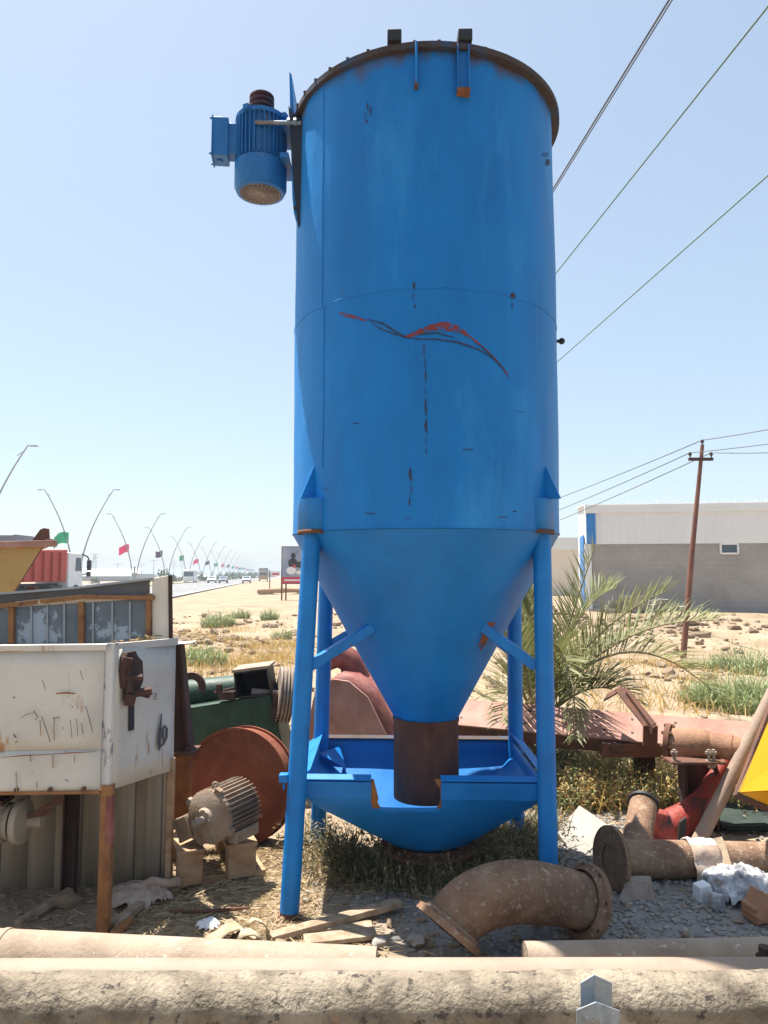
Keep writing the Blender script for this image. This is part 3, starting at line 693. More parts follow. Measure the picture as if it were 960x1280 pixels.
L_ = o.z - at(328, 243, 4.18).z
body = electric_motor(o, axd, .150, L_, silo, M['blue_motor'], M['blue_motor'], M['iron'], True, (-1, .12, 0))
mb = MB(Matrix.Translation(o))
pr = [(.02, .0), (.072, .0)]
for k in range(3): pr += [(.074, .004+.034*k), (.074, .010+.034*k), (.058, .017+.034*k), (.058, .021+.034*k), (.074, .030+.034*k)]
pr += [(.072, .108), (.02, .108)]
mb.lathe([(r, z+.03) for r, z in pr], n=32); mb.mi = 0
M['pulley'] = mat('pulley_maroon', [(.05, .018, .02), (.085, .03, .03)], scale=9, rough=.6, bump=.2)
mb.build('pulley', M['pulley'], body)
# hinged mounting plate between motor and tank, set edge-on to the camera
px_ = o.x+.185
M['saddle'] = mat('shadow_blue_steel', [(.012, .02, .04), (.03, .03, .035)], scale=9, rough=.7, bump=.2)  # near-black tone paints the blue-black shadow between motor and tank
mb = MB()
zt_, zb_ = at(357, 110, 4.2).z, at(368, 282, 4.2).z
pts = [(px_-.006, 4.05, zt_), (px_+.004, 4.05, o.z-.1), (px_+.02, 4.05, zb_+.1), (px_+.03, 4.05, zb_), (px_+.06, 4.05, zb_), (px_+.055, 4.05, zb_+.15), (px_+.03, 4.05, o.z-.12), (px_+.008, 4.05, zt_-.02)]
mb.prism(pts, (0, .34, 0)); mp_ = mb.build('motor_plate', M['blue_leg'], silo, bevel=.003)
mb = MB()    # curved saddle welded to the tank, coloured as the shadow there
sq = [(361, 134), (366, 144), (374, 150), (384, 152), (384, 284), (373, 284), (369, 250), (365, 200)]
for yy in (4.03, 4.30):
    mb.prism([V((at(x, y, 4.05).x, yy, at(x, y, 4.05).z)) for x, y in sq], (0, .03, 0))
for i in range(4): mb.cyl((px_+.03, 4.05+.02*i, zb_+.03+.04*i), (px_+.085, 4.05+.02*i, zb_+.03+.04*i), .012, n=6)
mb.build('motor_saddle', M['saddle'], silo)
mb = MB(); a = at(319, 153, 4.03)
mb.cyl(a, V((C.x-RC+.05, 4.03, a.z-.005)), .012, n=10)
for dx in (.185, .222, .29, .31): mb.cyl(V((a.x+dx, 4.03, a.z)), V((a.x+dx+.016, 4.03, a.z)), .024, n=6)
mb.build('tension_bolt', M['zinc'], mp_)
for z in (o.z-.1, o.z-.3):
    mb = MB(); mb.box((px_-.03, 4.18, z), (.05, .26, .03)); mb.build('motor_foot', M['blue_motor'], body)
# ================================================================ left: cabinet shed
shed = thing('equipment_shed', 'battered white sheet metal cabinet on a rusty post with grey glazed upper wall', 'shed', (-1.7, 3.9, 0))
K = V((-1.285, 3.53, 0))
def sheet(mb, a, b, z0a, z1a, z0b, z1b, nx_=14, nz=6, amp=.006, sd=0, ext=None):
    a, b = V(a), V(b); nrm = V((b.y-a.y, a.x-b.x, 0)).normalized(); g = []
    for i in range(nx_+1):
        t_ = i/nx_; row = []
        for j in range(nz+1):
            s_ = j/nz; z = (z0a+(z1a-z0a)*s_)*(1-t_)+(z0b+(z1b-z0b)*s_)*t_
            p = a+(b-a)*t_; k_ = amp*noise.noise((p.x*3+sd, p.y*3, z*3))
            row.append(mb.v((p.x+nrm.x*k_, p.y+nrm.y*k_, z)))
        g.append(row)
    for i in range(nx_):
        for j in range(nz): mb._f([g[i][j], g[i+1][j], g[i+1][j+1], g[i][j+1]])
XL = -2.9
mb = MB()
sheet(mb, (XL, 3.50, 0), (K.x-.03, 3.505, 0), .815, 1.285, .83, 1.30, amp=.008)
sheet(mb, (XL, 3.494, 0), (K.x-.03, 3.499, 0), .635, .825, .655, .84, amp=.006, sd=4)
mb.prism([(XL, 3.488, 1.283), (K.x-.02, 3.493, 1.30), (K.x-.02, 3.493, 1.325), (XL, 3.488, 1.31)], (0, .05, 0))
mb.mi = 1
mb.prism([(XL, 3.490, .628), (K.x-.03, 3.494, .646), (K.x-.03, 3.494, .658), (XL, 3.490, .64)], (0, .03, 0))
mb.mi = 2
for i in range(11): mb.cyl((K.x-.1-.155*i, 3.484, .668-.002*i), (K.x-.1-.155*i, 3.5, .668-.002*i), .008, n=8)
M['spray'] = flat('black_spray', (.07, .065, .065), .8); M['stencil'] = flat('red_stencil', (.25, .07, .04), .8)
def ribbon(mb, px, ws, f):
    prev = None
    for i, (x, y) in enumerate(px):
        a, b = px[max(0, i-1)], px[min(len(px)-1, i+1)]; dx, dy = b[0]-a[0], b[1]-a[1]; l = math.hypot(dx, dy) or 1; w_ = ws[i] if isinstance(ws, list) else ws
        q = (mb.v(f(x-dy/l*w_/2, y+dx/l*w_/2)), mb.v(f(x+dy/l*w_/2, y-dx/l*w_/2)))
        if prev: mb._f([prev[0], prev[1], q[1], q[0]])
        prev = q
# scratches and rust runs on the two white sheets
def on_front(x, y): d = ray(x, y); return V((0, 0, H))+d*(3.4835/d.y)
for px, w_, mi in (([(70, 867), (82, 866), (94, 867)], 2.2, 1), ([(66, 898), (74, 897)], 2, 1), ([(107, 882), (112, 900), (116, 916)], .9, 0), ([(52, 895), (58, 912), (63, 928)], .7, 0),
    ([(25, 898), (33, 893), (44, 890)], .8, 0), ([(42, 888), (47, 896), (44, 900)], 1, 0), ([(17, 918), (20, 922)], 3, 0), ([(19, 928), (22, 927)], 2.4, 0), ([(88, 900), (90, 922)], .8, 0), ([(96, 898), (97, 920)], .7, 0), ([(102, 904), (104, 918)], 1, 0), ([(93, 945), (93, 953)], .8, 0),
    ([(68, 897), (67, 910), (68, 925)], 1.4, 2), ([(50, 900), (51, 920)], 1.6, 2), ([(100, 838), (104, 850)], .8, 0), ([(53, 850), (57, 862)], .7, 0), ([(20, 965), (21, 990)], 2, 2), ([(66, 944), (66, 960)], 2.4, 2), ([(38, 943), (38, 952)], 2.4, 2), ([(46, 977), (46, 985)], 1, 0)):
    mb.mi = 3+mi; ribbon(mb, px, [w_*.5]+[w_]*(len(px)-2)+[w_*.5], on_front)
mb.mi = 4; ribbon(mb, [(0, 947), (30, 944.5), (60, 943), (90, 941), (120, 939.5)], [.4, 1.1, .6, 1.2, .5], on_front)
mb.mi = 5; ribbon(mb, [(0, 814), (15, 813), (30, 812.6)], [1, 2, .4], on_front)
M['run'] = flat('rust_run_pale', (.40, .30, .19), .8)
mb.build('front_panel', [M['white_panel'], M['post'], M['rust'], M['scratch'], M['rust_orange'], M['run']], shed, solid=.004)
E = V((-1.143, 4.085, 0))
mb = MB(); sheet(mb, (K.x+.012, K.y+.0, 0), E, .655, 1.30, .60, 1.275, nx_=10, amp=.008, sd=9)
mb.prism([(K.x+.0, K.y-.006, 1.295), (E.x+.012, E.y, 1.27), (E.x+.012, E.y, 1.305), (K.x+.0, K.y-.006, 1.325)], (-.02, .004, 0))
side = mb.build('side_panel', M['white_panel'], shed, solid=.004)
# spray mark on the side panel
def on_side(x, y, off=.006):
    d = ray(x, y); n_ = V((E.y-K.y, -(E.x-K.x), 0)).normalized(); p0 = V((K.x+.012, K.y, 0))+n_*off
    t_ = (p0-V((0, 0, H))).dot(n_)/d.dot(n_); return V((0, 0, H))+d*t_
mb = MB()
ribbon(mb, [(202, 892), (201, 903), (200, 916), (199, 928), (199.5, 938)], [1.6, 2.4, 3, 3.8, 2], on_side)
ribbon(mb, [(200, 934), (204, 930), (208, 922), (208.5, 911), (206, 907), (203.5, 911), (203, 921), (205, 926)], [2.2, 2.8, 3.2, 3, 2.8, 2.8, 2.8, 1.6], lambda x, y: on_side(x, y, .0075))
ribbon(mb, [(203, 936), (203.2, 958)], .5, lambda x, y: on_side(x, y, .0085))
mb.mi = 1
ribbon(mb, [(192.5, 868), (194, 866.5), (196, 867.5), (195, 870.5), (192.5, 874), (197, 874)], [.8, 1.2, 1.2, 1.2, 1.2, 1], on_side)
mb.build('spray_mark', [M['spray'], M['stencil']], side)
mb = MB(); P = lambda x, y, o=.004: on_side(x, y, o)
mb.prism([P(161, 877), (P(167, 877)), P(167, 912), P(160.5, 914)], V((.004, 0, 0))); mb.build('slot', M['black'], side)
# corner angle and post
mb = MB(); mb.box((K.x-.012, K.y-.012, 1.0), (.045, .008, .66)); mb.box((K.x+.012, K.y+.012, 1.0), (.008, .045, .66)); mb.build('corner_angle', M['peel'], shed, bevel=.002)
mb = MB(); mb.box((K.x-.002, K.y+.0, .33), (.052, .05, .70)); mb.mi = 1; mb.box((K.x+.014, K.y-.006, .52), (.03, .045, .22))
mb.build('corner_post', [M['post'], M['red_steel']], shed, bevel=.004)
# latch lumps
lm = MB(); Q = lambda x, y, o: on_side(x, y, o)
lm.prism([Q(150, 822, .006), Q(153, 815, .006), Q(163, 813, .006), Q(166, 820, .006), Q(172, 826, .006), Q(173, 850, .006), Q(168, 862, .006), Q(158, 866, .006), Q(150, 860, .006), Q(148, 838, .006)], (.03, -.01, 0))
lm.box(Q(166, 846, .05), (.09, .05, .02), Euler((.2, .1, .5)))
lm.box(Q(172, 866, .06), (.13, .05, .03), Euler((.1, -.1, .35)))
lm.cyl(Q(160, 862, .03), Q(186, 870, .07), .013, n=10); lm.cyl(Q(160, 836, .03), Q(162, 866, .05), .018, n=10)
lm.box(Q(163, 873, .04), (.05, .05, .06), Euler((.3, .2, .3))); lm.box(Q(158, 828, .035), (.05, .03, .05), Euler((.1, .3, .5)))
lm.build('latch', M['rust_dark'], side, bevel=.003)
# corrugated back wall below
mb = MB(); zc = lambda x: .0
pts = []; x = XL; i = 0
while x < -1.165:
    ph = (i % 4); pts.append((x, 4.06+(0 if ph in (0, 3) else .03))); x += (.004, .004, .004, .13)[ph]; i += 1
pts.append((-1.165, 4.06))
lo = [mb.v((x, y, gh(x, y)-.02)) for x, y in pts]; hi = [mb.v((x, y, 1.26)) for x, y in pts]
for i in range(len(pts)-1): mb._f([lo[i], lo[i+1], hi[i+1], hi[i]])
mb.build('corrugated_wall', M['corr'], shed, smooth=20, solid=.003)
mb = MB(); mb.box((-1.148, 4.075, .325), (.032, .05, .68)); mb.build('end_post', M['pallet'], shed, bevel=.004)
mb = MB(); p = at(88, 1050, 3.95); mb.box((p.x, 3.95, .33), (.055, .008, .68)); mb.box((p.x-.028, 3.95, .33), (.008, .06, .68)); mb.box((p.x+.028, 3.95, .33), (.008, .06, .68)); mb.build('channel_post', M['rust_dark'], shed)
mb = MB(); mb.prism([(XL, 3.52, .65), (K.x-.01, 3.53, .665), (E.x-.03, 4.04, .64), (XL, 4.04, .65)], (0, 0, .012)); mb.build('floor_plate', M['rust_dark'], shed)
# glazed upper wall
Yb = 4.10
def up(x, y): p = at(x, y, Yb); return p
mb = MB(); mb.prism([up(-150, 767), up(0, 760), up(186, 748), up(186, 830), up(-150, 830)], (0, .012, 0)); glz = mb.build('glazing', M['glass'], shed)
for x in (40, 60, 81, 117, 141, 163, -30, -60): a, b = up(x, 752), up(x, 815); mb = MB(); mb.bar(a+V((0, -.006, 0)), b+V((0, -.006, 0)), .007, .01); mb.build('glazing_bar', M['steel_pale'], glz)
mb = MB()
for x, w_ in ((16, .027), (103, .024), (187, .026), (-70, .026)):
    a, b = up(x, 742 if x > 150 else 752), up(x, 816); mb.bar(a+V((0, -.012, 0)), b+V((0, -.012, 0)), w_, .03)
mb.bar(up(-150, 768)+V((0, -.02, 0)), up(20, 756)+V((0, -.02, 0)), .026, .028); mb.bar(up(18, 756)+V((0, -.02, 0)), up(105, 746)+V((0, -.02, 0)), .028, .024); mb.bar(up(104, 746)+V((0, -.02, 0)), up(194, 747)+V((0, -.02, 0)), .028, .024)
mb.build('window_frame', M['post'], shed, bevel=.003)
mb = MB(); mb.prism([up(-150, 752), up(0, 742), up(95, 735), up(186, 725), up(186, 745), up(104, 743), up(18, 752), up(0, 757), up(-150, 766)], (0, .02, 0)); mb.build('fascia', M['roofsheet'], shed)
mb = MB(); a, b, c_ = up(-150, 752), up(95, 733.5), up(192, 722)
mb.prism([a, b, c_, c_+V((0, 0, -.012)), b+V((0, 0, -.012)), a+V((0, 0, -.012))], (0, -.03, 0))
mb.prism([a+V((0, .0, 0)), b, c_, c_+V((-.3, .5, -.15)), b+V((-.3, .5, -.15)), a+V((0, .5, -.15))], (0, 0, -.01))
mb.build('roof', M['steel_pale'], shed)
mb = MB(); mb.prism([up(190, 723), up(211, 719), up(212, 808), up(190, 808)], (0, .05, 0)); mb.build('side_wall', M['cream'], shed, bevel=.003)
mb = MB(); mb.bar(up(212.5, 719)+V((0.004, -.01, 0)), up(213.5, 812)+V((.004, -.01, 0)), .012, .02); mb.build('edge_trim', M['rust_dark'], shed)
mb = MB()
for i in range(34):
    t_ = random.random(); p = V((K.x+.03, K.y, 1.305)).lerp(V((E.x-.06, E.y-.05, 1.305)), t_); mb.box(p+V((random.uniform(-.1, .0), 0, random.uniform(.0, .02))), (random.uniform(.02, .05), .008, .004), Euler((random.random(), random.random()*.5, random.random()*3)))
tag(mb.build('wood_chips', M['straw'], loc=(-1.25, 3.8, 1.3), smooth=0), 'pale wood chips scattered on top of the white cabinet', 'wood chips', kind='stuff')

# dusty gearmotor hanging under the cabinet
g = at(2, 1027, 3.72); gm_ = thing('gearmotor', 'grey dusty gear motor slung under the white cabinet', 'motor', (g.x, g.y, 0))
mb = MB(); mb.cyl(g+V((-.35, 0, .0)), g+V((.06, 0, .0)), .085, n=24)
for j in range(16):
    a = j*math.pi/8; mb.box(g+V((-.1, math.cos(a)*.088, math.sin(a)*.088)), (.26, .008, .02), Matrix.Rotation(a, 3, 'X'))
mb.box(g+V((-.02, -.09, .0)), (.07, .01, .05)); mb.build('motor_body', M['corr'], gm_)
mb = MB(); mb.lathe([(.001, .0), (.06, 0), (.105, .02), (.105, .05), (.06, .07), (.03, .075), (.03, .14), (.001, .14)], g+V((.06, 0, 0)), Matrix.Rotation(math.pi/2, 3, 'Y'), n=28); mb.build('pulley', M['corr'], gm_)
mb = MB(); a = g+V((.14, -.02, .03)); mb.bar(a, at(73, 1000, 3.72), .014, .022); mb.bar(g+V((.1, -.02, .0)), at(66, 1012, 3.72), .012, .02); mb.cyl(at(73, 1000, 3.66), at(73, 1000, 3.8), .025, n=12); mb.build('lever', M['rust'], gm_)
mb = MB(); mb.box(g+V((-.12, 0, .105)), (.3, .12, .02)); mb.box(g+V((-.12, 0, .16)), (.05, .05, .12)); mb.build('bracket', M['rust_dark'], gm_)

# rusty steel column beside the shed
c0 = at(224, 1000, 4.45)
col = thing('steel_column', 'dark rusty steel column standing right of the white cabinet', 'column', (c0.x, 4.45, 0))
zt_ = at(224, 805, 4.45).z; zw = at(224, 938, 4.45).z
mb = MB(); xl, xr = at(212, 805, 4.45).x, at(228, 805, 4.45).x; xr2 = at(241, 938, 4.45).x
mb.prism([(xl, 4.40, zw), (xr2, 4.40, zw), (xr, 4.40, zt_), (xl, 4.40, zt_)], (0, .10, 0)); mb.prism([(xr2-.02, 4.37, zw), (xr2, 4.37, zw), (xr+.012, 4.37, zt_), (xr-.006, 4.37, zt_)], (0, .03, 0))
mb.build('upper_web', M['rust_dark'], col, bevel=.003)
mb = MB(); mb.box(((xl+xr2)/2, 4.46, zw/2), (xr2-xl-.02, .10, zw-.01)); mb.build('lower_post', M['rust_orange'], col, bevel=.004)
mb = MB(); mb.box(((xl+xr2)/2, 4.43, zw+.006), (xr2-xl+.06, .20, .012)); mb.tube([(xr2+.01+.03*math.cos(q*.7), 4.36, zw+.02+.02*math.sin(q*.7)) for q in range(8)], .004, 6); mb.build('joint_plate', M['rust'], col)
mb = MB(); mb.prism([(xl-.02, 4.36, zt_), (xr+.07, 4.36, zt_+.008), (xr+.07, 4.52, zt_+.008), (xl-.02, 4.52, zt_)], (0, 0, .006)); mb.build('cap_plate', M['cream'], col)

# ---------------------------------------------------------------- green machine behind
Yg = 5.7
gmach = thing('green_machine', 'dark green belt machine with black open feed box lying behind the drum', 'machine', (at(295, 950, Yg).x, Yg, 0))
A = lambda x, y, Y=Yg: at(x, y, Y)
mb = MB(); mb.prism([A(205, 888), A(236, 884), A(339, 868), A(347, 905), A(360, 960), A(362, 1010), A(205, 1010)], (0, .5, 0)); bodyg = mb.build('body', M['green_m'], gmach, bevel=.01)
mb = MB(); mb.cyl(A(180, 874, Yg+.25), A(304, 862, Yg+.25), .12, n=24); mb.build('feed_tube', M['green_m'], gmach)
mb = MB()
q = [A(293, 842), A(333, 836), A(339, 868), A(296, 872)]
th = .012
for a, b in zip(q, q[1:]+q[:1]):
    d = (b-a).normalized(); mb.bar(a-d*.004, b+d*.004, th, th)
    mb.prism([a, b, b+V((0, .3, .0)), a+V((0, .3, 0))], V((0, 0, .006)) if abs(d.x) > .7 else V((.006, 0, 0)))
mb.prism([p_+V((0, .30, 0)) for p_ in q], (0, .008, 0))
mb.mi = 1; mb.prism([q[0]+V((-.02, -.01, .006)), q[1]+V((.02, -.01, .006)), q[1]+V((.02, .32, .006)), q[0]+V((-.02, .32, .006))], (0, 0, .02))
mb.build('feed_box', [M['black'], M['pipe_dust']], gmach)
mb = MB(); c_ = A(355, 868, Yg+.1); ax = V((1, .22, -.12)).normalized(); m3 = ax.to_track_quat('Z', 'Y').to_matrix()
pr = [(.05, -.05), (.205, -.05)]
for k in range(4): pr += [(.21, -.045+.026*k), (.21, -.038+.026*k), (.185, -.034+.026*k), (.185, -.028+.026*k)]
pr += [(.21, .06), (.05, .06)]
mb.lathe(pr, c_, m3, n=40); mb.cyl(c_-ax*.25, c_+ax*.09, .028, n=12); mb.build('pulley', M['iron'], gmach)
mb = MB(); mb.cyl(A(268, 866), A(293, 860), .010, n=8); mb.box(A(274, 861), (.035, .05, .07)); mb.box(A(284, 869), (.12, .08, .06)); mb.build('shaft', M['rust_dark'], gmach)
mb = MB(); cc = A(240, 858, Yg-.1); mb.lathe([(.055, 0), (.105, 0), (.105, .03), (.055, .03), (.055, 0)], cc, Matrix.Rotation(math.pi/2, 3, 'X'), n=20, a0=-20, a1=200)
mb.build('half_flange', M['rust_dark'], gmach)
mb = MB(); mb.box(A(345, 890), (.06, .1, .09)); mb.box(A(344, 876), (.03, .05, .12)); mb.build('bearing', M['rust_dark'], gmach, bevel=.004)

# rusty drum
ctr = at(293, 991, 4.72); ctr.z = max(.33, ctr.z)
drum = thing('rusty_drum', 'large flat round rust red drum standing on edge behind the motor', 'drum', (ctr.x, ctr.y, 0))
ax = V((-.28, -1, .10)).normalized(); m3 = ax.to_track_quat('Z', 'Y').to_matrix(); rd = .345
mb = MB(); mb.lathe([(.001, .0), (rd*.5, .004), (rd-.02, .0), (rd, -.004), (rd, -.15), (rd*.4, -.155), (.001, -.155)], ctr, m3, n=64); mb.build('drum_body', M['disc'], drum)
mb = MB(); mb.lathe([(rd-.004, .004), (rd+.016, .004), (rd+.016, -.012), (rd-.004, -.012)], ctr, m3, n=64); mb.lathe([(rd-.004, -.14), (rd+.014, -.14), (rd+.014, -.158), (rd-.004, -.158)], ctr, m3, n=64); mb.build('drum_rim', M['disc'], drum)

# pallet with motor
pal = thing('pallet', 'broken wooden pallet with stub blocks under the dusty motor', 'pallet', (at(278, 1100, 4.15).x, 4.2, 0))
rz = R(-22); ro = V((at(222, 1112, 4.02).x, 4.02, gh(-1.08, 4.02))); rm = Matrix.Rotation(rz*-1, 3, 'Z')
def pl(x, y, z): return ro + rm @ V((x, y, z))
for x in (.065, .34):
    mb = MB(); mb.box(pl(x, .05, .105), (.13 if x < .2 else .15, .10, .165), rm); mb.build('bearer', M['pallet'], pal, bevel=.006); mb = MB(); mb.box(pl(x, .46, .105), (.13, .12, .165), rm); mb.build('bearer', M['pallet'], pal, bevel=.006)
for x, wd_ in ((.065, .14), (.335, .17)):
    mb = MB(); mb.box(pl(x, .27, .197), (wd_, .56, .022), rm); mb.build('deck_board', M['pallet'], pal, bevel=.003)
for y, xx in ((.34, (.13, .25)), (.5, (.13, .25)), (.5, (.42, .55))):
    mb = MB(); mb.box(pl((xx[0]+xx[1])/2, y, .195), (xx[1]-xx[0], .10, .02), rm); mb.build('deck_board', M['pallet'], pal, bevel=.003)
mb = MB(); mb.box(pl(.44, .28, .03), (.06, .56, .04), rm); mb.box(pl(.2, .06, .012), (.16, .1, .02), rm); mb.build('base_board', M['pallet'], pal, bevel=.003)
mot = thing('electric_motor', 'dusty brown electric motor lying on the wooden pallet, shaft forward', 'motor', (at(262, 1030, 4.1).x, 4.15, .2))
fr = at(259, 1022, 3.98); dr = V((.42, .82, .02)).normalized()
m3 = dr.to_track_quat('Z', 'Y').to_matrix()
bd = electric_motor(fr, m3, .138, .30, mot, M['dull_motor'], M['dull_motor'], M['iron'], False, (1, -.5, 0), .9)
for s_ in (-1, 1):
    mb = MB(); q_ = fr+dr*.16+V((.10*s_, -.03*s_, -.115)); mb.box(q_, (.05, .2, .06), m3.to_euler().to_matrix() if False else Matrix.Rotation(-.47, 3, 'Z'))
    mb.build('motor_foot', M['dull_motor'], mot, bevel=.004)
mb = MB(); q_ = fr+dr*.06+V((0, 0, .14)); mb.tube([q_+V((.014*math.cos(t*.7), 0, .014*math.sin(t*.7)+.01)) for t in range(10)], .006, 8); mb.build('lifting_eye', M['iron'], mot)

# ochre hopper and red truck on the far left
Yh = 7.0
hop = thing('ochre_hopper', 'ochre steel feed hopper with sloping sides rising behind the shed', 'hopper', (at(0, 800, Yh).x, Yh+.5, 0))
B = lambda x, y, Y=Yh: at(x, y, Y)
tl, tr_, br, bl = B(-190, 688), B(55, 680), B(16, 742), B(-150, 742)
dy = V((-.7, 1.3, 0)); iy = V((-.25, .45, 0))
mb = MB(); mb.prism([tl, tr_, br, bl], (0, .012, 0)); mb.build('front_plate', M['ochre'], hop)
mb = MB(); mb.prism([tr_, tr_+dy, br+iy*2, br], (.012, 0, 0)); mb.build('side_plate', M['rust'], hop)
mb = MB(); mb.prism([tl, tl+V((0, 1.3, 0)), bl+V((0, .9, 0)), bl], (.012, 0, 0)); mb.build('side_plate', M['rust'], hop)
mb = MB(); mb.prism([tl+dy, tr_+dy, br+iy*2, bl+iy*2], (0, .012, 0)); mb.build('rear_plate', M['ochre'], hop)
mb = MB(); mb.bar(tl+V((0, -.02, .02)), tr_+V((.12, -.02, .005)), .07, .06); mb.bar(tl+dy+V((0, 0, .05)), tr_+dy+V((.08, 0, .06)), .07, .06); mb.bar(tr_+V((.05, 0, .02)), tr_+dy+V((.05, 0, .02)), .07, .06); mb.build('rim_bar', M['pink_steel'], hop, bevel=.004)
mb = MB(); a = [B(39, 677), B(50, 662), B(55, 660), B(60, 661), B(61, 678)]; mb.prism(a, (0, .03, 0)); mb.build('corner_fin', M['rust'], hop)
mb = MB(); mb.prism([B(-60, 680, 7.4), B(-60, 669, 7.4), B(15, 669, 7.4), B(19, 668, 7.4), B(20, 677, 7.4), B(0, 681, 7.4)], (0, .4, 0)); mb.build('feed_flap', M['steel_pale'], hop)
for x, y in ((bl.x+.2, Yh+.2), (br.x-.2, Yh+.2), (bl.x+.2, Yh+.8), (br.x-.2, Yh+.8)):
    mb = MB(); mb.box((x, y, bl.z/2), (.09, .09, bl.z+.1)); mb.build('leg', M['rust'], hop)

# ================================================================ steel scrap behind the tank
Yq = 6.0
a, b = at(452, 879, 6.35), at(952, 922, 5.3)
beam = thing('steel_beam', 'long dusty pink steel beam with bolt holes lying across behind the blue hopper', 'beam', (1.5, 5.9, 0))
d = (b-a).normalized(); nrm = V((0, -math.sin(R(38)), math.cos(R(38)))); nrm = (nrm-d*nrm.dot(d)).normalized(); wd = d.cross(nrm).normalized()
mb = MB()
def bm_(s, u, v_): return a+d*s+wd*u+nrm*v_
Lb = (b-a).length
if wd.z > 0: wd = -wd
mb.prism([bm_(0, -.14, 0), bm_(0, .14, 0), bm_(0, .14, -.015), bm_(0, -.14, -.015)], d*Lb); top = mb.build('flange_plate', M['pink_steel'], beam, bevel=.003)
mb = MB(); mb.prism([bm_(0.01, .125, -.015), bm_(.01, .14, -.015), bm_(.01, .13, -.015)+V((0, .02, -.10)), bm_(.01, .11, -.015)+V((0, .03, -.10))], d*(Lb-.02)); mb.build('web_plate', M['rust'], beam, bevel=.002)
mb = MB(); mb.prism([bm_(0.01, -.14, -.015), bm_(.01, -.125, -.015), bm_(.01, -.125, -.2), bm_(.01, -.14, -.2)], d*(Lb-.02)); mb.build('web_plate', M['rust'], beam)
mb = MB()
s = .12
while s < Lb-.1:
    for u in (-.07, .06):
        if random.random() < .8: p = bm_(s+random.uniform(-.04, .04), u, .0022); mb.cyl(p-nrm*.004, p, .011, n=8)
    s += .26
mb.build('bolt_hole', M['black'], top)
for x, y in ((470, 1000), (790, 1010), (930, 1000)):
    p = at(x, y, 6.0); s_ = (p.x-a.x)/d.x; q = bm_(s_, .06, -.1); zg = gh(q.x, q.y)
    mb = MB(); mb.box((q.x, q.y+.12, (q.z+zg)/2), (.12, .12, q.z-zg+.04)); mb.build('support_block', M['rust_dark'], beam)
mb = MB()    # lug under the beam
p = at(782, 936, 5.55); mb.box(p, (.36, .12, .10)); mb.box(p+V((-.02, -.05, .02)), (.2, .04, .06)); mb.build('under_lug', M['rust'], beam, bevel=.005)
# bent angle bracket lying over the beam
br_ = [at(757, 872, 5.6), at(776, 861, 5.5), at(813, 907, 5.2)]
mb = MB(); 
for p, q in zip(br_, br_[1:]): mb.bar(p, q, .10, .012, (0, -.5, 1)); 
mb.bar(br_[1]+V((.02, -.05, -.03)), br_[2]+V((.0, -.05, -.03)), .012, .07, (0, -.5, 1)); mb.bar(br_[2], br_[2]+V((-.0, .02, -.14)), .10, .02, (0, 1, 0))
tag(mb.build('bent_bracket', M['rust'], loc=(br_[1].x, 5.4, .4), bevel=.003), 'bent rusty angle bracket hooked over the pink beam', 'bracket')
# shaft drum with bolts resting on its post
rol = thing('shaft_housing', 'rusty stepped shaft housing with bolted clamp on a dark stand at right', 'shaft', (at(870, 930, 4.9).x, 4.9, 0))
p0, p1, p2 = at(837, 929, 4.95), at(889, 931, 4.85), at(950, 940, 4.7)
mb = MB(); ax = (p1-p0).normalized(); m3 = ax.to_track_quat('Z', 'Y').to_matrix(); l = (p1-p0).length
mb.lathe([(.001, 0), (.098, 0), (.104, .02), (.098, l*.8), (.085, l*.95), (.075, l)], p0, m3, n=36); mb.build('drum', M['rust_tan'], rol)
mb = MB(); ax = (p2-p1).normalized(); m3 = ax.to_track_quat('Z', 'Y').to_matrix(); l2 = (p2-p1).length; mb.lathe([(.078, -.02), (.078, l2*.45), (.072, l2*.47), (.074, l2), (.001, l2)], p1, m3, n=32); mb.build('tube', M['rust_tan'], rol)
mb = MB(); mb.lathe([(.05, -.02), (.125, -.02), (.125, .012), (.05, .012)], p0, m3, n=32)
for j in range(8): mb.cyl(p0+m3 @ V((.112*math.cos(j*.785), .112*math.sin(j*.785), -.035)), p0+m3 @ V((.112*math.cos(j*.785), .112*math.sin(j*.785), .03)), .012, n=6)
mb.build('clamp_flange', M['rust'], rol)
mb = MB(); c_ = at(868, 951, 4.75); mb.box(c_, (.34, .14, .014)); mb.build('base_plate', M['rust'], rol)
for x in (843, 886, 892):
    mb = MB(); q = at(x, 945, 4.72); mb.cyl(q+V((0, 0, -.07)), q+V((0, 0, .04)), .011, n=8); mb.cyl(q+V((0, 0, -.045)), q+V((0, 0, -.025)), .024, n=6); mb.cyl(q+V((0, 0, .012)), q+V((0, 0, .028)), .022, n=6); mb.build('bolt', M['iron'], rol)
mb = MB(); c_ = at(869, 980, 5.0); zt_ = at(869, 952, 5.0).z; mb.box((c_.x, 5.0, zt_/2), (.22, .012, zt_)); mb.box((c_.x-.1, 4.95, zt_/2), (.02, .10, zt_)); mb.box((c_.x+.1, 4.95, zt_/2), (.02, .10, zt_))
mb.mi = 1; mb.cyl((c_.x+.03, 4.99, zt_*.45), (c_.x+.03, 5.0, zt_*.45), .009, n=8); mb.build('stand', [M['rust_dark'], M['cream']], rol)
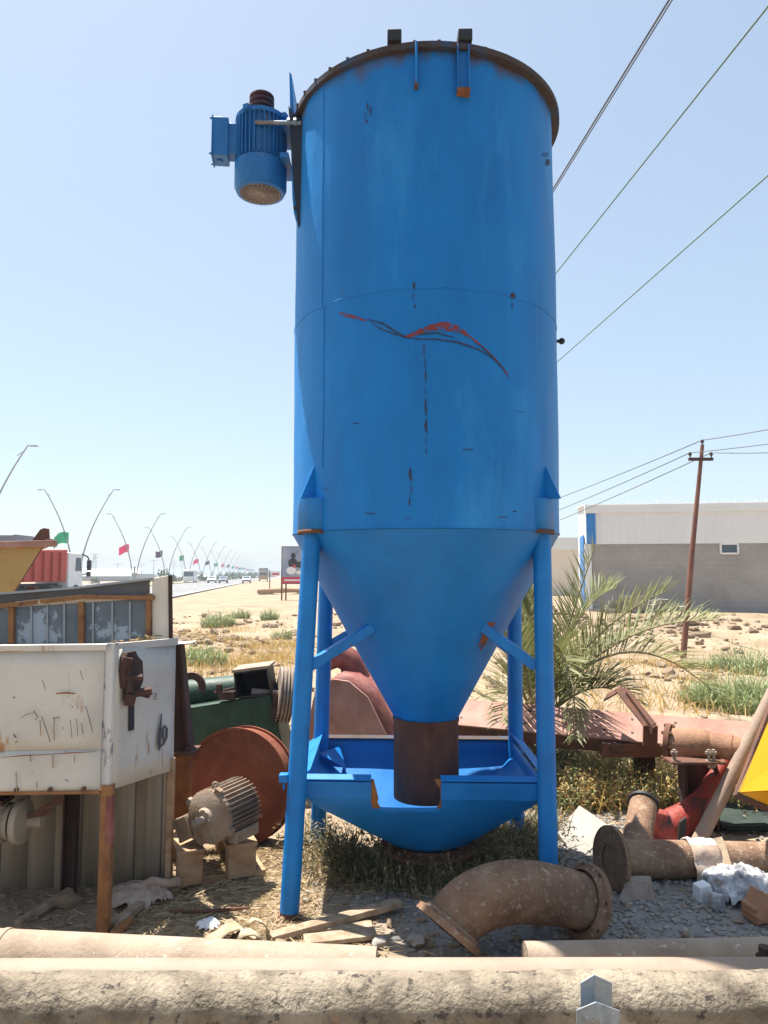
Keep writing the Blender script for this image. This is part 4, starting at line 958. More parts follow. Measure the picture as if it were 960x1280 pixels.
# tan curved plate on the left behind the legs
Yp = 5.6
pn = thing('fan_housing', 'tan curved sheet steel housing seen between the left legs', 'housing', (at(430, 950, Yp).x, Yp, 0))
T_ = lambda x, y, Y=Yp: at(x, y, Y)
mb = MB()
arc = [(384, 945), (386, 900), (392, 873), (402, 857), (416, 849), (436, 852), (460, 872), (486, 925), (490, 945)]
fr_ = [T_(x, y) for x, y in arc]; mb.prism(fr_, (.0, .05, .0)); mb.build('front_plate', M['pink_steel'], pn)
mb = MB(); rows = [[mb.v(p+V((0, .05, 0))), mb.v(p+V((.12, .6, .02)))] for p in fr_]
for i in range(len(rows)-1): mb._f([rows[i][0], rows[i+1][0], rows[i+1][1], rows[i][1]])
mb.build('curved_shell', M['red_steel'], pn, solid=.008)
mb = MB(); mb.tube([T_(408, 822, 6.1), T_(425, 818, 6.1), T_(440, 828, 6.1), T_(450, 860, 6.1)], .11, 16); mb.build('inlet_pipe', M['red_steel'], pn)
mb = MB(); mb.prism([T_(558, 905, 7.3), T_(578, 903, 7.3), T_(596, 930, 7.3), T_(594, 980, 7.3), T_(556, 980, 7.3)], (0, .5, 0))
M['orange'] = mat('orange_paint', [(.5, .2, .02), (.6, .27, .03)], scale=5, rough=.6, spots=[((.2, .1, .05), .58, 10, .1)])
tag(mb.build('steel_box', M['orange'], loc=(T_(576, 980, 7.3).x, 7.5, 0), bevel=.01), 'orange painted steel box among weeds behind the spout', 'box')

# leaning pole, red chute, yellow hopper, green tank
p0 = at(868, 1062, 4.62); p1 = at(960, 880, 4.75); dd = (p1-p0).normalized(); p0 = p0-dd*.12; p1 = p1+dd*1.1
mb = MB(); mb.tube([p0+(p1-p0)*i/8 for i in range(9)], .043, 16); tag(mb.build('leaning_pole', M['pipe_pink'], loc=(p0.x, p0.y, 0)), 'bare grey pipe pole leaning up to the right beside the yellow hopper', 'pole')
ch = thing('red_chute', 'crumpled red painted chute lying under the leaning pole', 'chute', (at(845, 1040, 4.75).x, 4.75, 0))
mb = MB(); cl = [(806, 1046, 4.8, .06), (825, 1040, 4.8, .09), (845, 1030, 4.82, .10), (864, 1014, 4.86, .075), (880, 993, 4.9, .055), (898, 966, 4.95, .05), (920, 935, 5.0, .045)]
mb.tube([at(x, y, Y) for x, y, Y, r in cl], [r for *_, r in cl], 14, jit=.08); mb.build('chute_tube', M['red_chute'], ch, smooth=50)
mb = MB(); mb.prism([at(816, 1014, 4.66), at(838, 1020, 4.62), at(848, 1052, 4.6), at(815, 1062, 4.6), at(806, 1040, 4.64)], (.0, .04, .02)); mb.build('mouth_plate', M['red_chute'], ch, bevel=.006)
mb = MB(); mb.prism([at(850, 1028, 4.5), at(858, 1022, 4.5), at(858, 1042, 4.5), at(848, 1052, 4.5)], (0, .02, 0)); mb.build('slot', M['black'], ch)
yh = thing('yellow_hopper', 'bright yellow steel hopper with brown edge at the right side', 'hopper', (at(1010, 1000, 4.5).x, 4.6, 0))
Yy = 4.25
y_ = lambda x, y, Y=Yy: at(x, y, Y)
mb = MB(); mb.prism([y_(925, 990), y_(1012, 770, 5.1), y_(1190, 770, 5.1), y_(1190, 975)], (0, .012, 0)); mb.build('front_plate', M['yellow'], yh)
mb = MB(); mb.prism([y_(925, 991), y_(1190, 976), y_(1190, 1050, 4.6), y_(972, 1012, 4.5)], (0, .012, .003)); mb.build('lower_plate', M['yellow'], yh)
mb = MB(); mb.bar(y_(919, 996), y_(1008, 766, 5.1), .02, .03, (0, 1, 0)); mb.bar(y_(919, 994), y_(972, 1017, 4.5), .022, .03, (0, 0, 1)); mb.bar(y_(972, 1017, 4.5), y_(1190, 1055, 4.6), .022, .03); mb.build('edge_bar', M['rust'], yh, bevel=.004)
mb = MB(); mb.prism([y_(922, 990), y_(1010, 770, 5.1), y_(1012, 770, 5.3), y_(960, 970, 5.2)], (.01, 0, 0)); mb.prism([y_(1012, 770, 5.3), y_(1190, 770, 5.3), y_(1190, 1050, 4.7), y_(975, 1010, 4.7)], (0, .012, 0)); mb.build('rear_plate', M['ochre'], yh)
for x in (1000, 1170):
    q = y_(x, 1030, 4.62); mb = MB(); mb.box((q.x, 4.75, q.z/2), (.07, .07, q.z+.1)); mb.build('leg', M['rust'], yh)
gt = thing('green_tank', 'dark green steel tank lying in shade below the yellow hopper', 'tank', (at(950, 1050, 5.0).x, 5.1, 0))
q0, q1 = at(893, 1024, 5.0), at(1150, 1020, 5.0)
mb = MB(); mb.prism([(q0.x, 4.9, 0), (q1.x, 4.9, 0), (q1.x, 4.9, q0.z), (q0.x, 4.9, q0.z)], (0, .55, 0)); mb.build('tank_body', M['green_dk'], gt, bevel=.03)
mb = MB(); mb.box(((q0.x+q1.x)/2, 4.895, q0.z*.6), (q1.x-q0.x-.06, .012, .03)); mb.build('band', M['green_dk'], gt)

# flanged pipe with side branch
fp = thing('flanged_pipe', 'dusty flanged steel pipe with side branch lying on the gravel at right', 'pipe', (at(840, 1085, 4.2).x, 4.2, 0))
p0, p1 = at(768, 1081, 4.08), at(1010, 1076, 4.42); p0.z = max(p0.z, .14); ax = (p1-p0).normalized(); m3 = ax.to_track_quat('Z', 'Y').to_matrix()
mb = MB(); mb.tube([p0, p0.lerp(p1, .3), p0.lerp(p1, .6), p1+ax*.4], .098, 32); mb.build('pipe_body', M['elbow'], fp)
mb = MB(); mb.lathe([(.07, -.03), (.165, -.03), (.165, -.005), (.105, .02), (.105, .03)], p0, m3, n=40); mb.lathe([(.001, -.02), (.09, -.02)], p0, m3, n=24)
for j in range(8): mb.cyl(p0+m3 @ V((.14*math.cos(j*.785), .14*math.sin(j*.785), -.032)), p0+m3 @ V((.14*math.cos(j*.785), .14*math.sin(j*.785), .0)), .016, n=10)
mb.build('flange', M['elbow'], fp)
mb = MB(); b0, b1 = at(792, 1078, 4.15), at(804, 1006, 4.5); mb.tube([b0, b0.lerp(b1, .5), b1], [.082, .08, .078], 24); mb.build('branch', M['elbow'], fp)
mb = MB(); mb.tube([b1, b1+(b1-b0).normalized()*.02], [.09, .09], 24); mb.build('branch_collar', M['black'], fp)
mb = MB(); mb.prism([at(786, 1097, 3.94), at(814, 1097, 3.94), at(822, 1137, 3.86), at(770, 1135, 3.86)], (0, .012, .006)); tag(mb.build('steel_plate', M['iron'], loc=(at(796, 1137, 3.9).x, 3.88, 0), bevel=.002), 'small trapezoid steel plate leaning against the flanged pipe', 'plate')
p = at(906, 1085, 4.1); mb = MB(); mb.prism([at(892, 1060, 4.2), at(908, 1056, 4.2), at(922, 1104, 4.05), at(902, 1110, 4.05)], (.0, .05, .03)); tag(mb.build('timber_wedge', M['wood'], loc=(p.x, 4.1, .1), bevel=.004), 'brown timber offcut leaning over the flanged pipe', 'timber')
# cloth over the pipe
mb = MB(); g = []
ax_ = ax
for i in range(15):
    row = []
    for j in range(22):
        u = i/14; v_ = j/21
        th = R(-50)+v_*R(200); s_ = at(878, 1080, 4.2).x-p0.x-.085+u*.17; q = p0+ax*(s_/ax.x)
        rr_ = .108+.012*noise.noise((u*4, v_*5, 0))+(.03*max(0, v_-.6))*(1+noise.noise((u*6, 3, v_*2)))
        o_ = V((0, -math.sin(th-math.pi/2+1.57)*0, 0))
        a_ = th
        z_ = math.cos(a_)*rr_; y__ = -math.sin(a_)*rr_
        if a_ > math.pi/2: z_ = -(a_-math.pi/2)*.105; y__ = -rr_-.01*noise.noise((u*7, v_*3, 5))-.02
        row.append(mb.v(q+V((.012*noise.noise((v_*5, u*2, 8)), y__, z_))))
    g.append(row)
for i in range(14):
    for j in range(21):
        mb.mi = 1 if j < 8 else 0
        mb._f([g[i][j], g[i+1][j], g[i+1][j+1], g[i][j+1]])
tag(mb.build('cloth_sack', [M['cloth'], M['cloth_top']], loc=(p0.x+.45, 4.15, .1), smooth=70, solid=.004), 'dirty tan cloth sack draped over the flanged pipe', 'sack')
# pale slab
mb = MB(); mb.prism([at(697, 1040, 4.75), at(724, 1006, 5.0), at(768, 1036, 4.75), at(722, 1076, 4.42)], (.01, .03, -.07)); tag(mb.build('stone_slab', M['concrete'], loc=(at(730, 1070, 4.6).x, 4.6, 0), bevel=.006), 'pale broken slab tilted beside the right hopper leg', 'slab')
mb = MB(); mb.prism([at(690, 1060, 4.7), at(715, 1085, 4.4), at(700, 1100, 4.3), at(680, 1070, 4.6)], (.02, .03, -.03)); tag(mb.build('curved_shard', M['iron'], loc=(at(700, 1090, 4.5).x, 4.5, 0), bevel=.006), 'dark curved steel shard on the ground under the slab', 'scrap')
# crumpled plastic
def crumple(name, c, sx, sy, sz, m, label, cat, seed=0, fr=7):
    mb = MB(); n1, n2 = (46, 30) if m != M['plastic'] else (30, 20); g = []
    for i in range(n1+1):
        row = []
        for j in range(n2+1):
            u, v_ = i/n1*2-1, j/n2*2-1; r2 = min(1, math.hypot(u, v_)); e = (1-r2**2)
            k_ = abs(noise.noise((u*fr*.4+seed, v_*fr*.4, 0)))*1.0+.5*abs(noise.noise((u*fr+seed, v_*fr, 4)))
            k2 = noise.noise((u*2.2+seed, v_*2.2, 9))
            k3 = 1-abs(noise.noise((u*fr*.35+seed+.4*k2, v_*fr*.35, 6))); k4 = 1-abs(noise.noise((u*fr*.8+seed, v_*fr*.8+k2, 8)))
            row.append(mb.v(V(c)+V((u*sx*(1+.25*k2), v_*sy*(1+.2*k2), sz*(.42*e**.5+.32*(k3-.55)*e**.3+.16*(k4-.6))+.012))))
        g.append(row)
    for i in range(n1):
        for j in range(n2): 
            u, v_ = (i+.5)/n1*2-1, (j+.5)/n2*2-1
            if math.hypot(u, v_)+.15*noise.noise((u*3+seed, v_*3, 1)) < 1.0: mb._f([g[i][j], g[i+1][j], g[i+1][j+1], g[i][j+1]])
    return tag(mb.build(name, m, loc=c, smooth=28 if m != M['plastic'] else 0), label, cat)
c_ = at(934, 1128, 3.95); crumple('plastic_sheet', (c_.x, 3.98, .0), .21, .22, .20, M['plastic'], 'crumpled white plastic sheeting on the ground at the right edge', 'plastic sheet', 3, 9)
mb = MB(); c_ = at(897, 1142, 3.78); mb.tube([(c_.x-.03, 3.80, .045), (c_.x+.02, 3.76, .045)], .042, 16); tag(mb.build('tin_can', M['plastic'], loc=(c_.x, 3.78, 0), bevel=.003), 'small pale tin can lying beside the plastic sheeting', 'can')
mb = MB(); c_ = at(880, 1138, 3.86); mb.box((c_.x, 3.87, .05), (.085, .07, .10), Euler((.1, -.15, .3)), .8); tag(mb.build('paper_cup', M['paper'], loc=(c_.x, 3.87, 0), bevel=.006), 'crushed white carton standing under the sack', 'carton')
mb = MB(); c_ = at(953, 1160, 3.68); mb.box((c_.x+.03, 3.7, .05), (.20, .10, .08), Euler((.05, -.1, .25))); mb.box((c_.x-.03, 3.66, .09), (.02, .14, .12), Euler((.0, .5, .25))); tag(mb.build('brick', M['brick'], loc=(c_.x, 3.7, 0), bevel=.006), 'orange fired brick lump at the right edge', 'brick')

# elbow
el = thing('pipe_elbow', 'big rusty cast pipe elbow with two flanges lying before the hopper', 'pipe elbow', (at(645, 1150, 3.25).x, 3.3, 0))
f0 = at(562, 1160, 3.30); f1 = at(742, 1147, 3.36)
f0.z = max(f0.z, .12); f1.z = max(f1.z, .13)
ch_ = (f1-f0); U = ch_.normalized(); Wv = V((0, .35, 1)); Wv = (Wv-U*Wv.dot(U)).normalized()
a0, a1 = R(54), R(-20)
# arc with tangents a0 .. a1 in the U/W plane
Lc = ch_.length
N_ = 26; P_ = [V((0, 0, 0))]
for i in range(N_):
    a_ = a1+(a0-a1)*(1-(i+.5)/N_)**2; P_.append(P_[-1]+U*math.cos(a_)+Wv*math.sin(a_))
e = P_[-1]; k_ = Lc/e.dot(U); P_ = [q*k_ for q in P_]; dz = P_[-1].dot(Wv)
P_ = [f0+U*q.dot(U)+Wv*(q.dot(Wv)-dz*q.dot(U)/Lc)+V((0, .16*(q.dot(U)/Lc)**2, 0)) for q in P_]
mb = MB(); mb.tube(P_, [.118+.012*math.sin(math.pi*i/N_) for i in range(N_+1)], 40); mb.build('elbow_body', M['elbow'], el, smooth=60)
for q, q2 in ((P_[0], P_[1]), (P_[-1], P_[-2])):
    ax = (q2-q).normalized(); m3 = ax.to_track_quat('Z', 'Y').to_matrix()
    mb = MB(); mb.lathe([(.105, -.02), (.165, -.02), (.165, .008), (.14, .016), (.132, .03)], q, m3, n=44); mb.mi = 1
    for j in range(8): o_ = V((.15*math.cos(j*.785+.3), .15*math.sin(j*.785+.3), 0)); mb.cyl(q+m3 @ (o_+V((0, 0, -.022))), q+m3 @ (o_+V((0, 0, .012))), .012, n=10)
    mb.build('flange', [M['elbow'], M['black']], el)

# ---------------------------------------------------------------- foreground pipes
def long_pipe(name, pts, r, m, label, extra=None, jit=0, n=40, smooth=60):
    mb = MB(); mb.tube(pts, r, n); 
    if extra: extra(mb)
    return tag(mb.build(name, m, loc=(pts[0].x, pts[0].y, 0), smooth=smooth), label, 'pipe')
def fitz(x, y, r):       # centre of a pipe of radius r resting so that its skyline is at pixel (x, y) and depth given
    return None
def line_pipe(yl, yr, Yl, Yr, r, x0=-260, x1=1220, n=30):
    pts = []
    for i in range(n+1):
        t_ = i/n; x = x0+(x1-x0)*t_; u = (x-0)/960; y = yl+(yr-yl)*u; Y = Yl+(Yr-Yl)*u
        p = at(x, y, Y); dv = V((0, p.y, p.z-H)).normalized(); nn_ = V((0, dv.z, -dv.y))   # below the sight line
        if nn_.z > 0: nn_ = -nn_
        pts.append(p+nn_*r)
    return pts
pts = line_pipe(1213.5, 1212.5, 2.38, 2.42, .088, n=160)
mb = MB(); rings = []
for i, p in enumerate(pts):
    ring = []
    for q in range(44):
        a_ = q*2*math.pi/44; o_ = V((0, math.cos(a_), math.sin(a_)))
        k_ = .0035*noise.noise((p.x*9, math.cos(a_)*3, math.sin(a_)*3))+.0022*noise.noise((p.x*26, math.cos(a_)*9, math.sin(a_)*9))
        if noise.noise((p.x*2.3, math.cos(a_)*1.2+4, math.sin(a_)*1.2)) > .22: k_ += .0035
        ring.append(p+o_*(.088+k_))
    rings.append(ring)
mb.ring_tube(rings); tag(mb.build('coated_pipe', M['crust'], loc=(0, 2.4, 0), smooth=80), 'nearest big pipe coated in crusted grey bitumen along the bottom', 'pipe')
long_pipe('bare_pipe', line_pipe(1197.5, 1196, 2.62, 2.62, .085), .085, M['pipe_pink'], 'smooth pinkish bare pipe lying right behind the crusted pipe')
pts = line_pipe(1160, 1206, 3.02, 2.86, .105, -300, 470)
lp = long_pipe('bare_pipe', pts, .105, M['pipe_dust'], 'pale dusty pipe slanting in from the left with a welded joint', extra=lambda mb: mb.tube([pts[12], pts[12]+(pts[13]-pts[12])*.25], .109, 40))
pts = line_pipe(1187, 1171, 2.92, 3.02, .07, 655, 1250)
long_pipe('bare_pipe', pts, .07, M['pipe_dust'], 'thin dusty pipe lying along the right below the elbow')
mb = MB(); p = at(957, 1205, 2.8); mb.cyl(p+V((-.0, 0, -.05)), p+V((.0, 0, .06)), .022, n=12); mb.cyl(p+V((0, 0, -.02)), p+V((0, 0, .03)), .032, n=6); tag(mb.build('steel_bolt', M['rust_dark'], loc=p), 'dark rusty bolt standing on the pipes at the right edge', 'bolt')
# galvanised stake in front
stk = thing('galvanised_stake', 'short galvanised angle stake with peaked tip in front of the crusted pipe', 'stake', (at(746, 1280, 1.9).x, 1.9, 0))
k_ = lambda x, y, Y=1.92: at(x, y, Y)
mb = MB(); mb.prism([k_(726, 1229), k_(743, 1219), k_(743, 1330), k_(726, 1330)], (.0, .004, 0)); mb.prism([k_(743, 1219), k_(765, 1229, 1.97), k_(765, 1330, 1.97), k_(743, 1330)], (0, .004, 0)); mb.build('angle_bar', M['zinc'], stk)
mb = MB(); mb.prism([k_(721, 1263, 1.88), k_(745, 1253, 1.87), k_(775, 1264, 1.92), k_(775, 1340, 1.92), k_(745, 1340, 1.87), k_(721, 1340, 1.88)], (0, .004, 0)); mb.build('sleeve', M['zinc'], stk)
mb = MB(); q = k_(745, 1330); mb.box((q.x, 1.93, q.z/2), (.05, .03, q.z+.02)); mb.build('shank', M['zinc'], stk)

# ---------------------------------------------------------------- debris front-left
def plank(a, b, w_, h, label, m='wood'):
    mb = MB(); a, b = V(a), V(b); mb.bar(a, b, w_, h, (0, 0, 1)); tag(mb.build('plank', M[m], loc=((a+b)/2)*1, bevel=.003), label, 'plank')
G_ = lambda x, y, z=.0: gp(x, y, z)+V((0, 0, 0))
plank(G_(338, 1172, .02), G_(500, 1128, .05), .06, .03, 'long grey plank pointing up to the dry weeds')
plank(G_(380, 1176, .015), G_(470, 1166, .02), .09, .02, 'short broad plank at the foot of the left hopper leg')
plank(G_(395, 1160, .012), G_(465, 1157, .012), .07, .02, 'thin plank lying between two other planks')
plank(G_(22, 1155, .02), G_(88, 1113, .05), .04, .03, 'grey timber lying in shade under the cabinet')
plank(G_(140, 1158, .03), G_(176, 1130, .04), .05, .03, 'splintered pale timber right of the rusty post')
plank(G_(145, 1168, .02), G_(160, 1148, .03), .06, .02, 'short broken board at the foot of the rusty post', 'post')
plank(G_(60, 1168, .012), G_(130, 1166, .012), .03, .015, 'thin lath lying just behind the slanting pipe')
mb = MB(); mb.tube([G_(212, 1140, .012), G_(260, 1139, .014), G_(312, 1135, .012)], .009, 8); tag(mb.build('rebar', M['rust'], loc=G_(260, 1139)), 'thin rusty rod lying on pale straw before the pallet', 'rod')
c_ = G_(265, 1160); crumple('paper_scrap', (c_.x-.02, c_.y, .0), .055, .05, .05, M['paper'], 'crumpled white paper scrap left of the canvas rag', 'paper', 11, 4)
def strip(name, px, w_, m, label, cat):
    mb = MB(); prev = None
    for (x, y, z) in px:
        p = gp(x, y, z); q = (mb.v(p+V((-w_*.2, w_*.5, .0))), mb.v(p+V((w_*.2, -w_*.5, .01))))
        if prev: mb._f([prev[0], prev[1], q[1], q[0]])
        prev = q
    tag(mb.build(name, m, loc=gp(px[0][0], px[0][1]), smooth=60, solid=.006), label, cat)
strip('canvas_strip', [(258, 1178, .01), (272, 1171, .03), (284, 1162, .06), (296, 1158, .05), (306, 1166, .02), (318, 1172, .03)], .10, M['canvas'], 'stiff tan canvas strip curling beside the left hopper leg', 'canvas strip')
strip('canvas_strip', [(292, 1176, .01), (303, 1168, .05), (315, 1166, .08), (325, 1172, .06), (320, 1182, .02), (306, 1186, .01)], .08, M['canvas'], 'looped piece of canvas belting nearest the slanting pipe', 'canvas strip')
strip('canvas_strip', [(308, 1156, .03), (318, 1150, .08), (328, 1154, .09), (335, 1164, .05), (334, 1174, .01)], .05, M['canvas'], 'narrow upright loop of canvas belting by the left hopper leg', 'canvas strip')
c_ = G_(172, 1126); crumple('rag_heap', (c_.x, c_.y, 0), .17, .13, .12, M['cloth'], 'dusty rag heap in shade behind the rusty post', 'rags', 21, 6)
mb = MB(); c_ = G_(198, 1122); mb.tube([c_+V((-.1, 0, .05)), c_+V((-.03, -.02, .09)), c_+V((.04, .02, .06)), c_+V((.1, .0, .08))], .022, 10); mb.tube([c_+V((-.05, .04, .06)), c_+V((.02, -.05, .05)), c_+V((.05, -.08, .03))], .018, 10); tag(mb.build('hose_scrap', M['cloth'], loc=c_), 'tangle of dusty hose on the rag heap', 'hose')
mb = MB(); c_ = G_(81, 1133); mb.ball(c_+V((0, 0, .03)), .06, 2, (1.2, .9, .7), .5, 4); tag(mb.build('rock', M['stone'], loc=c_), 'grey rock lying in the shade under the cabinet', 'rock')
for x, y, s_, l in ((350, 1185, .03, 'small round stone at the pipe below the planks'), (474, 1183, .03, 'pale pebble right of the planks'), (521, 1180, .035, 'white stone left of the elbow flange')):
    mb = MB(); c_ = G_(x, y); mb.ball(c_+V((0, 0, s_*.5)), s_, 2, (1.2, 1, .7), .5, x); tag(mb.build('stone', M['concrete'] if x > 400 else M['stone'], loc=c_), l, 'stone')
# ================================================================ vegetation
def frond(parent, p0, mid, p2, L=.30, m='palm', nl=46, droop=.15, lift=.75):
    p0, mid, p2 = V(p0), V(mid), V(p2); p1 = mid*2-(p0+p2)*.5
    Bz = lambda t: p0*(1-t)**2+p1*2*t*(1-t)+p2*t*t
    pts = [Bz(i/14) for i in range(15)]
    mb = MB(); mb.tube(pts, [.014*(1-i/15)+.002 for i in range(15)], 6)
    o = mb.build('frond', [M['rachis']], parent)
    r = Raw()
    for i in range(nl):
        t = .16+.84*(i+random.uniform(-.3, .3))/nl; t = min(.995, t)
        p = Bz(t); tg = (Bz(min(1, t+.01))-Bz(max(0, t-.01))).normalized()
        sd = tg.cross(V((0, 0, 1)))
        if sd.length < .05: sd = V((1, 0, 0))
        sd.normalize(); upv = sd.cross(tg).normalized()
        ll = L*(.45+.75*math.sin(math.pi*min(1, (t*.85+.12))))*random.uniform(.8, 1.1)
        for s in (-1, 1):
            fw = .55+.75*t+random.uniform(-.12, .12)
            d = (tg*fw+sd*s*random.uniform(.6, .9)+upv*(lift+random.uniform(-.2, .2))).normalized()
            w_ = .016*random.uniform(.8, 1.2)
            d2 = (d+V((0, 0, -droop*random.uniform(.4, 1.4)))).normalized()
            sw = d.cross(upv+sd*random.uniform(-.5, .5)).normalized()*w_*.5
            k = len(r.v); m_ = p+d*ll*.5; e = m_+d2*ll*.5
            r.v += [p-sw*.6, p+sw*.6, m_+sw, m_-sw, e]; r.f += [(k, k+1, k+2, k+3), (k+3, k+2, k+4)]; r.m += [0, 0]
    r.build('leaflets', M[m], o)
    return o
hp = V((1.30, 6.42, .38))
palm = thing('date_palm', 'young date palm with arching fronds growing behind the pink beam', 'palm', (hp.x, hp.y, 0))
mb = MB()
rows = []
for i in range(9):
    z = .52*i/8-.02; rows.append([(hp.x+(.12-.03*i/8+.025*((i+j) % 2))*math.cos(j*math.pi/6), hp.y+(.12-.03*i/8+.025*((i+j) % 2))*math.sin(j*math.pi/6), z) for j in range(12)])
mb.ring_tube(rows); mb.build('trunk', M['rachis'], palm, smooth=0)
FR = [((705, 800, 6.3), (744, 684, 6.15)), ((742, 800, 6.2), (836, 738, 6.0)), ((768, 806, 6.4), (892, 776, 6.5)), ((790, 815, 6.6), (917, 890, 6.7)),
      ((668, 800, 6.5), (652, 728, 6.7)), ((640, 822, 6.7), (597, 800, 7.0)), ((706, 838, 6.0), (720, 928, 5.45)), ((644, 852, 6.1), (626, 905, 5.55)),
      ((620, 865, 7.0), (560, 905, 7.4)), ((715, 920, 6.5), (775, 965, 6.3)), ((610, 925, 6.8), (585, 950, 6.9)),
      ((650, 890, 6.2), (648, 960, 5.9)), ((725, 830, 7.0), (780, 800, 7.5)), ((690, 820, 5.9), (712, 838, 5.5)), ((630, 780, 7.2), (640, 745, 7.6)), ((680, 930, 6.1), (700, 985, 5.9)), ((745, 850, 6.5), (800, 880, 6.5)), ((655, 830, 6.0), (640, 800, 5.7)), ((720, 868, 6.3), (765, 862, 6.1)), ((660, 800, 7), (672, 740, 7.4)), ((720, 780, 6.6), (770, 735, 6.8))]
for i, (m_, t_) in enumerate(FR):
    frond(palm, hp+V((random.uniform(-.05, .05), random.uniform(-.05, .05), random.uniform(-.05, .1))), at(*m_), at(*t_), L=random.uniform(.28, .36)*(1.25 if i in (2, 3) else 1), nl=50 if i not in (1, 2, 3) else 66, m='palm' if i not in (8, 11) else 'palm_dry')
frond(palm, hp, at(520, 838, 6.7), at(404, 846, 6.5), L=.24, m='palm_dry', nl=36, droop=.7, lift=.1)

def shrub(x, y, w_, h, n, m, label, name='shrub', cat='shrub', lean=.5, L=None, dens=1):
    g = gp(x, y, -.05) if y > 760 else gp(x, y, 0); g.z = gh(g.x, g.y)
    r = Raw(); o = V((g.x, g.y, g.z))
    for i in range(n):
        a = random.random()*6.283; q = math.sqrt(random.random())*w_*.5
        b = o+V((q*math.cos(a), q*math.sin(a)*.8, 0)); b.z = gh(b.x, b.y)-.01
        hh = h*(1-.55*(q/(w_*.5))**2)*random.uniform(.45, 1.1)
        d = V((math.cos(a)*lean*q/(w_*.5)+random.gauss(0, .25), math.sin(a)*lean*q/(w_*.5)+random.gauss(0, .25), 1))
        r.blade(b, d, hh, .012+.02*h*random.random(), random.uniform(0, .25))
        for _ in range(2*dens):
            f_ = random.uniform(.35, 1.0); p = b+d.normalized()*hh*f_
            r.leaf(p, V((random.gauss(0, 1), random.gauss(0, 1), .7)), random.uniform(.04, .10)*(1+h), .012+.012*h, V((0, 0, 1)))
    tag(r.build(name, M[m], loc=o), label, cat)
shrub(272, 784, 1.05, .62, 420, 'shrub', 'grey green shrub clump on the lot nearest the road, centre left')
shrub(300, 776, .7, .45, 220, 'shrub', 'small sage shrub just right of the biggest left clump')
shrub(250, 834, .95, .42, 380, 'shrub', 'sage green shrub standing above the half flange')
shrub(337, 779, .6, .5, 220, 'shrub', 'round olive shrub beside the stony patch near the billboard')
shrub(352, 802, .5, .32, 160, 'shrub', 'small green shrub close to the left hopper leg')
shrub(938, 884, 1.3, .55, 650, 'shrub', 'light green bushy shrub at the right edge behind the beam')
shrub(940, 832, 1.5, .6, 520, 'shrub', 'olive shrub at the right edge below the warehouse wall')
shrub(885, 880, .7, .3, 240, 'shrub', 'low green shrub left of the bushy one at right')
shrub(874, 824, .7, .35, 220, 'shrub', 'low grey shrub just right of the utility pole')
shrub(830, 830, .6, .25, 140, 'straw', 'small dry yellow tuft left of the utility pole')
def tufts(name, spots, m, label, cat, h=(.15, .35), wd=.008, leaf=0):
    r = Raw()
    for (x, y, n, s) in spots:
        for _ in range(n):
            bx, by = random.gauss(x, s), random.gauss(y, s*.8); b = V((bx, by, gh(bx, by)-.01))
            d = V((random.gauss(0, .45), random.gauss(0, .45), 1)); l = random.uniform(*h)
            mi = random.randrange(len(m)) if isinstance(m, list) else 0
            r.blade(b, d, l, wd*random.uniform(.6, 1.4), random.uniform(0, .5), mi)
            for _ in range(leaf):
                p = b+d.normalized()*l*random.uniform(.2, 1); r.leaf(p, V((random.gauss(0, 1), random.gauss(0, 1), random.gauss(.3, .6))), random.uniform(.015, .05), .012, V((0, 0, 1)), mi)
    tag(r.build(name, [M[q] for q in m] if isinstance(m, list) else M[m]), label, cat, kind='stuff')
def spot(x, y, n, s): g = gp(x, y); return (g.x, g.y, n, s)
sp = []
for _ in range(70):
    g = gp(random.uniform(225, 372), random.uniform(782, 850)); sp.append((g.x, g.y, 24, .28))
for _ in range(26):
    g = gp(random.uniform(285, 372), random.uniform(805, 832)); sp.append((g.x, g.y, 60, .3))
for _ in range(110):
    g = gp(random.uniform(730, 960), random.uniform(790, 890)); sp.append((g.x, g.y, 16, .4))
tufts('dry_grass', sp, ['straw', 'weed_gold'], 'dry orange grass spread over the open lot', 'dry grass', (.1, .3), .012)
sp = [spot(random.uniform(400, 670), random.uniform(1035, 1118), 60, .10) for _ in range(46)] + [spot(random.uniform(575, 680), random.uniform(1035, 1100), 90, .10) for _ in range(12)]
tufts('undergrowth', sp, ['weed', 'shrub_dk', 'weed'], 'tangled dry weeds under the blue hopper tray', 'weeds', (.10, .26), .005, 3)
sp = [spot(random.uniform(700, 850), random.uniform(962, 1012), 70, .12) for _ in range(58)] + [spot(random.uniform(905, 960), random.uniform(975, 1015), 60, .12) for _ in range(10)]
tufts('golden_weeds', sp, ['weed_gold', 'straw', 'shrub'], 'golden dry weeds growing under the pink beam', 'weeds', (.10, .34), .007, 4)
sp = [spot(random.uniform(560, 722), random.uniform(955, 1005), 60, .12) for _ in range(30)]
tufts('dark_weeds', sp, ['shrub_dk', 'weed'], 'dark weedy growth at the foot of the date palm', 'weeds', (.15, .5), .008, 3)
r = Raw()
for _ in range(4200):     # straw litter lying flat in front
    x, y = random.gauss(-.75, .35), random.uniform(3.3, 4.6)
    a = random.random()*6.28; r.blade((x, y, gh(x, y)+random.uniform(.003, .014)), V((math.cos(a), math.sin(a), random.uniform(-.05, .15))), random.uniform(.03, .12), .005, 0)
M['litter'] = leafmat('straw_litter', (.42, .31, .17), (.56, .45, .28), .2, 2)
tag(r.build('straw_litter', M['litter']), 'pale straw litter spread on the ground before the pallet', 'straw', kind='stuff')

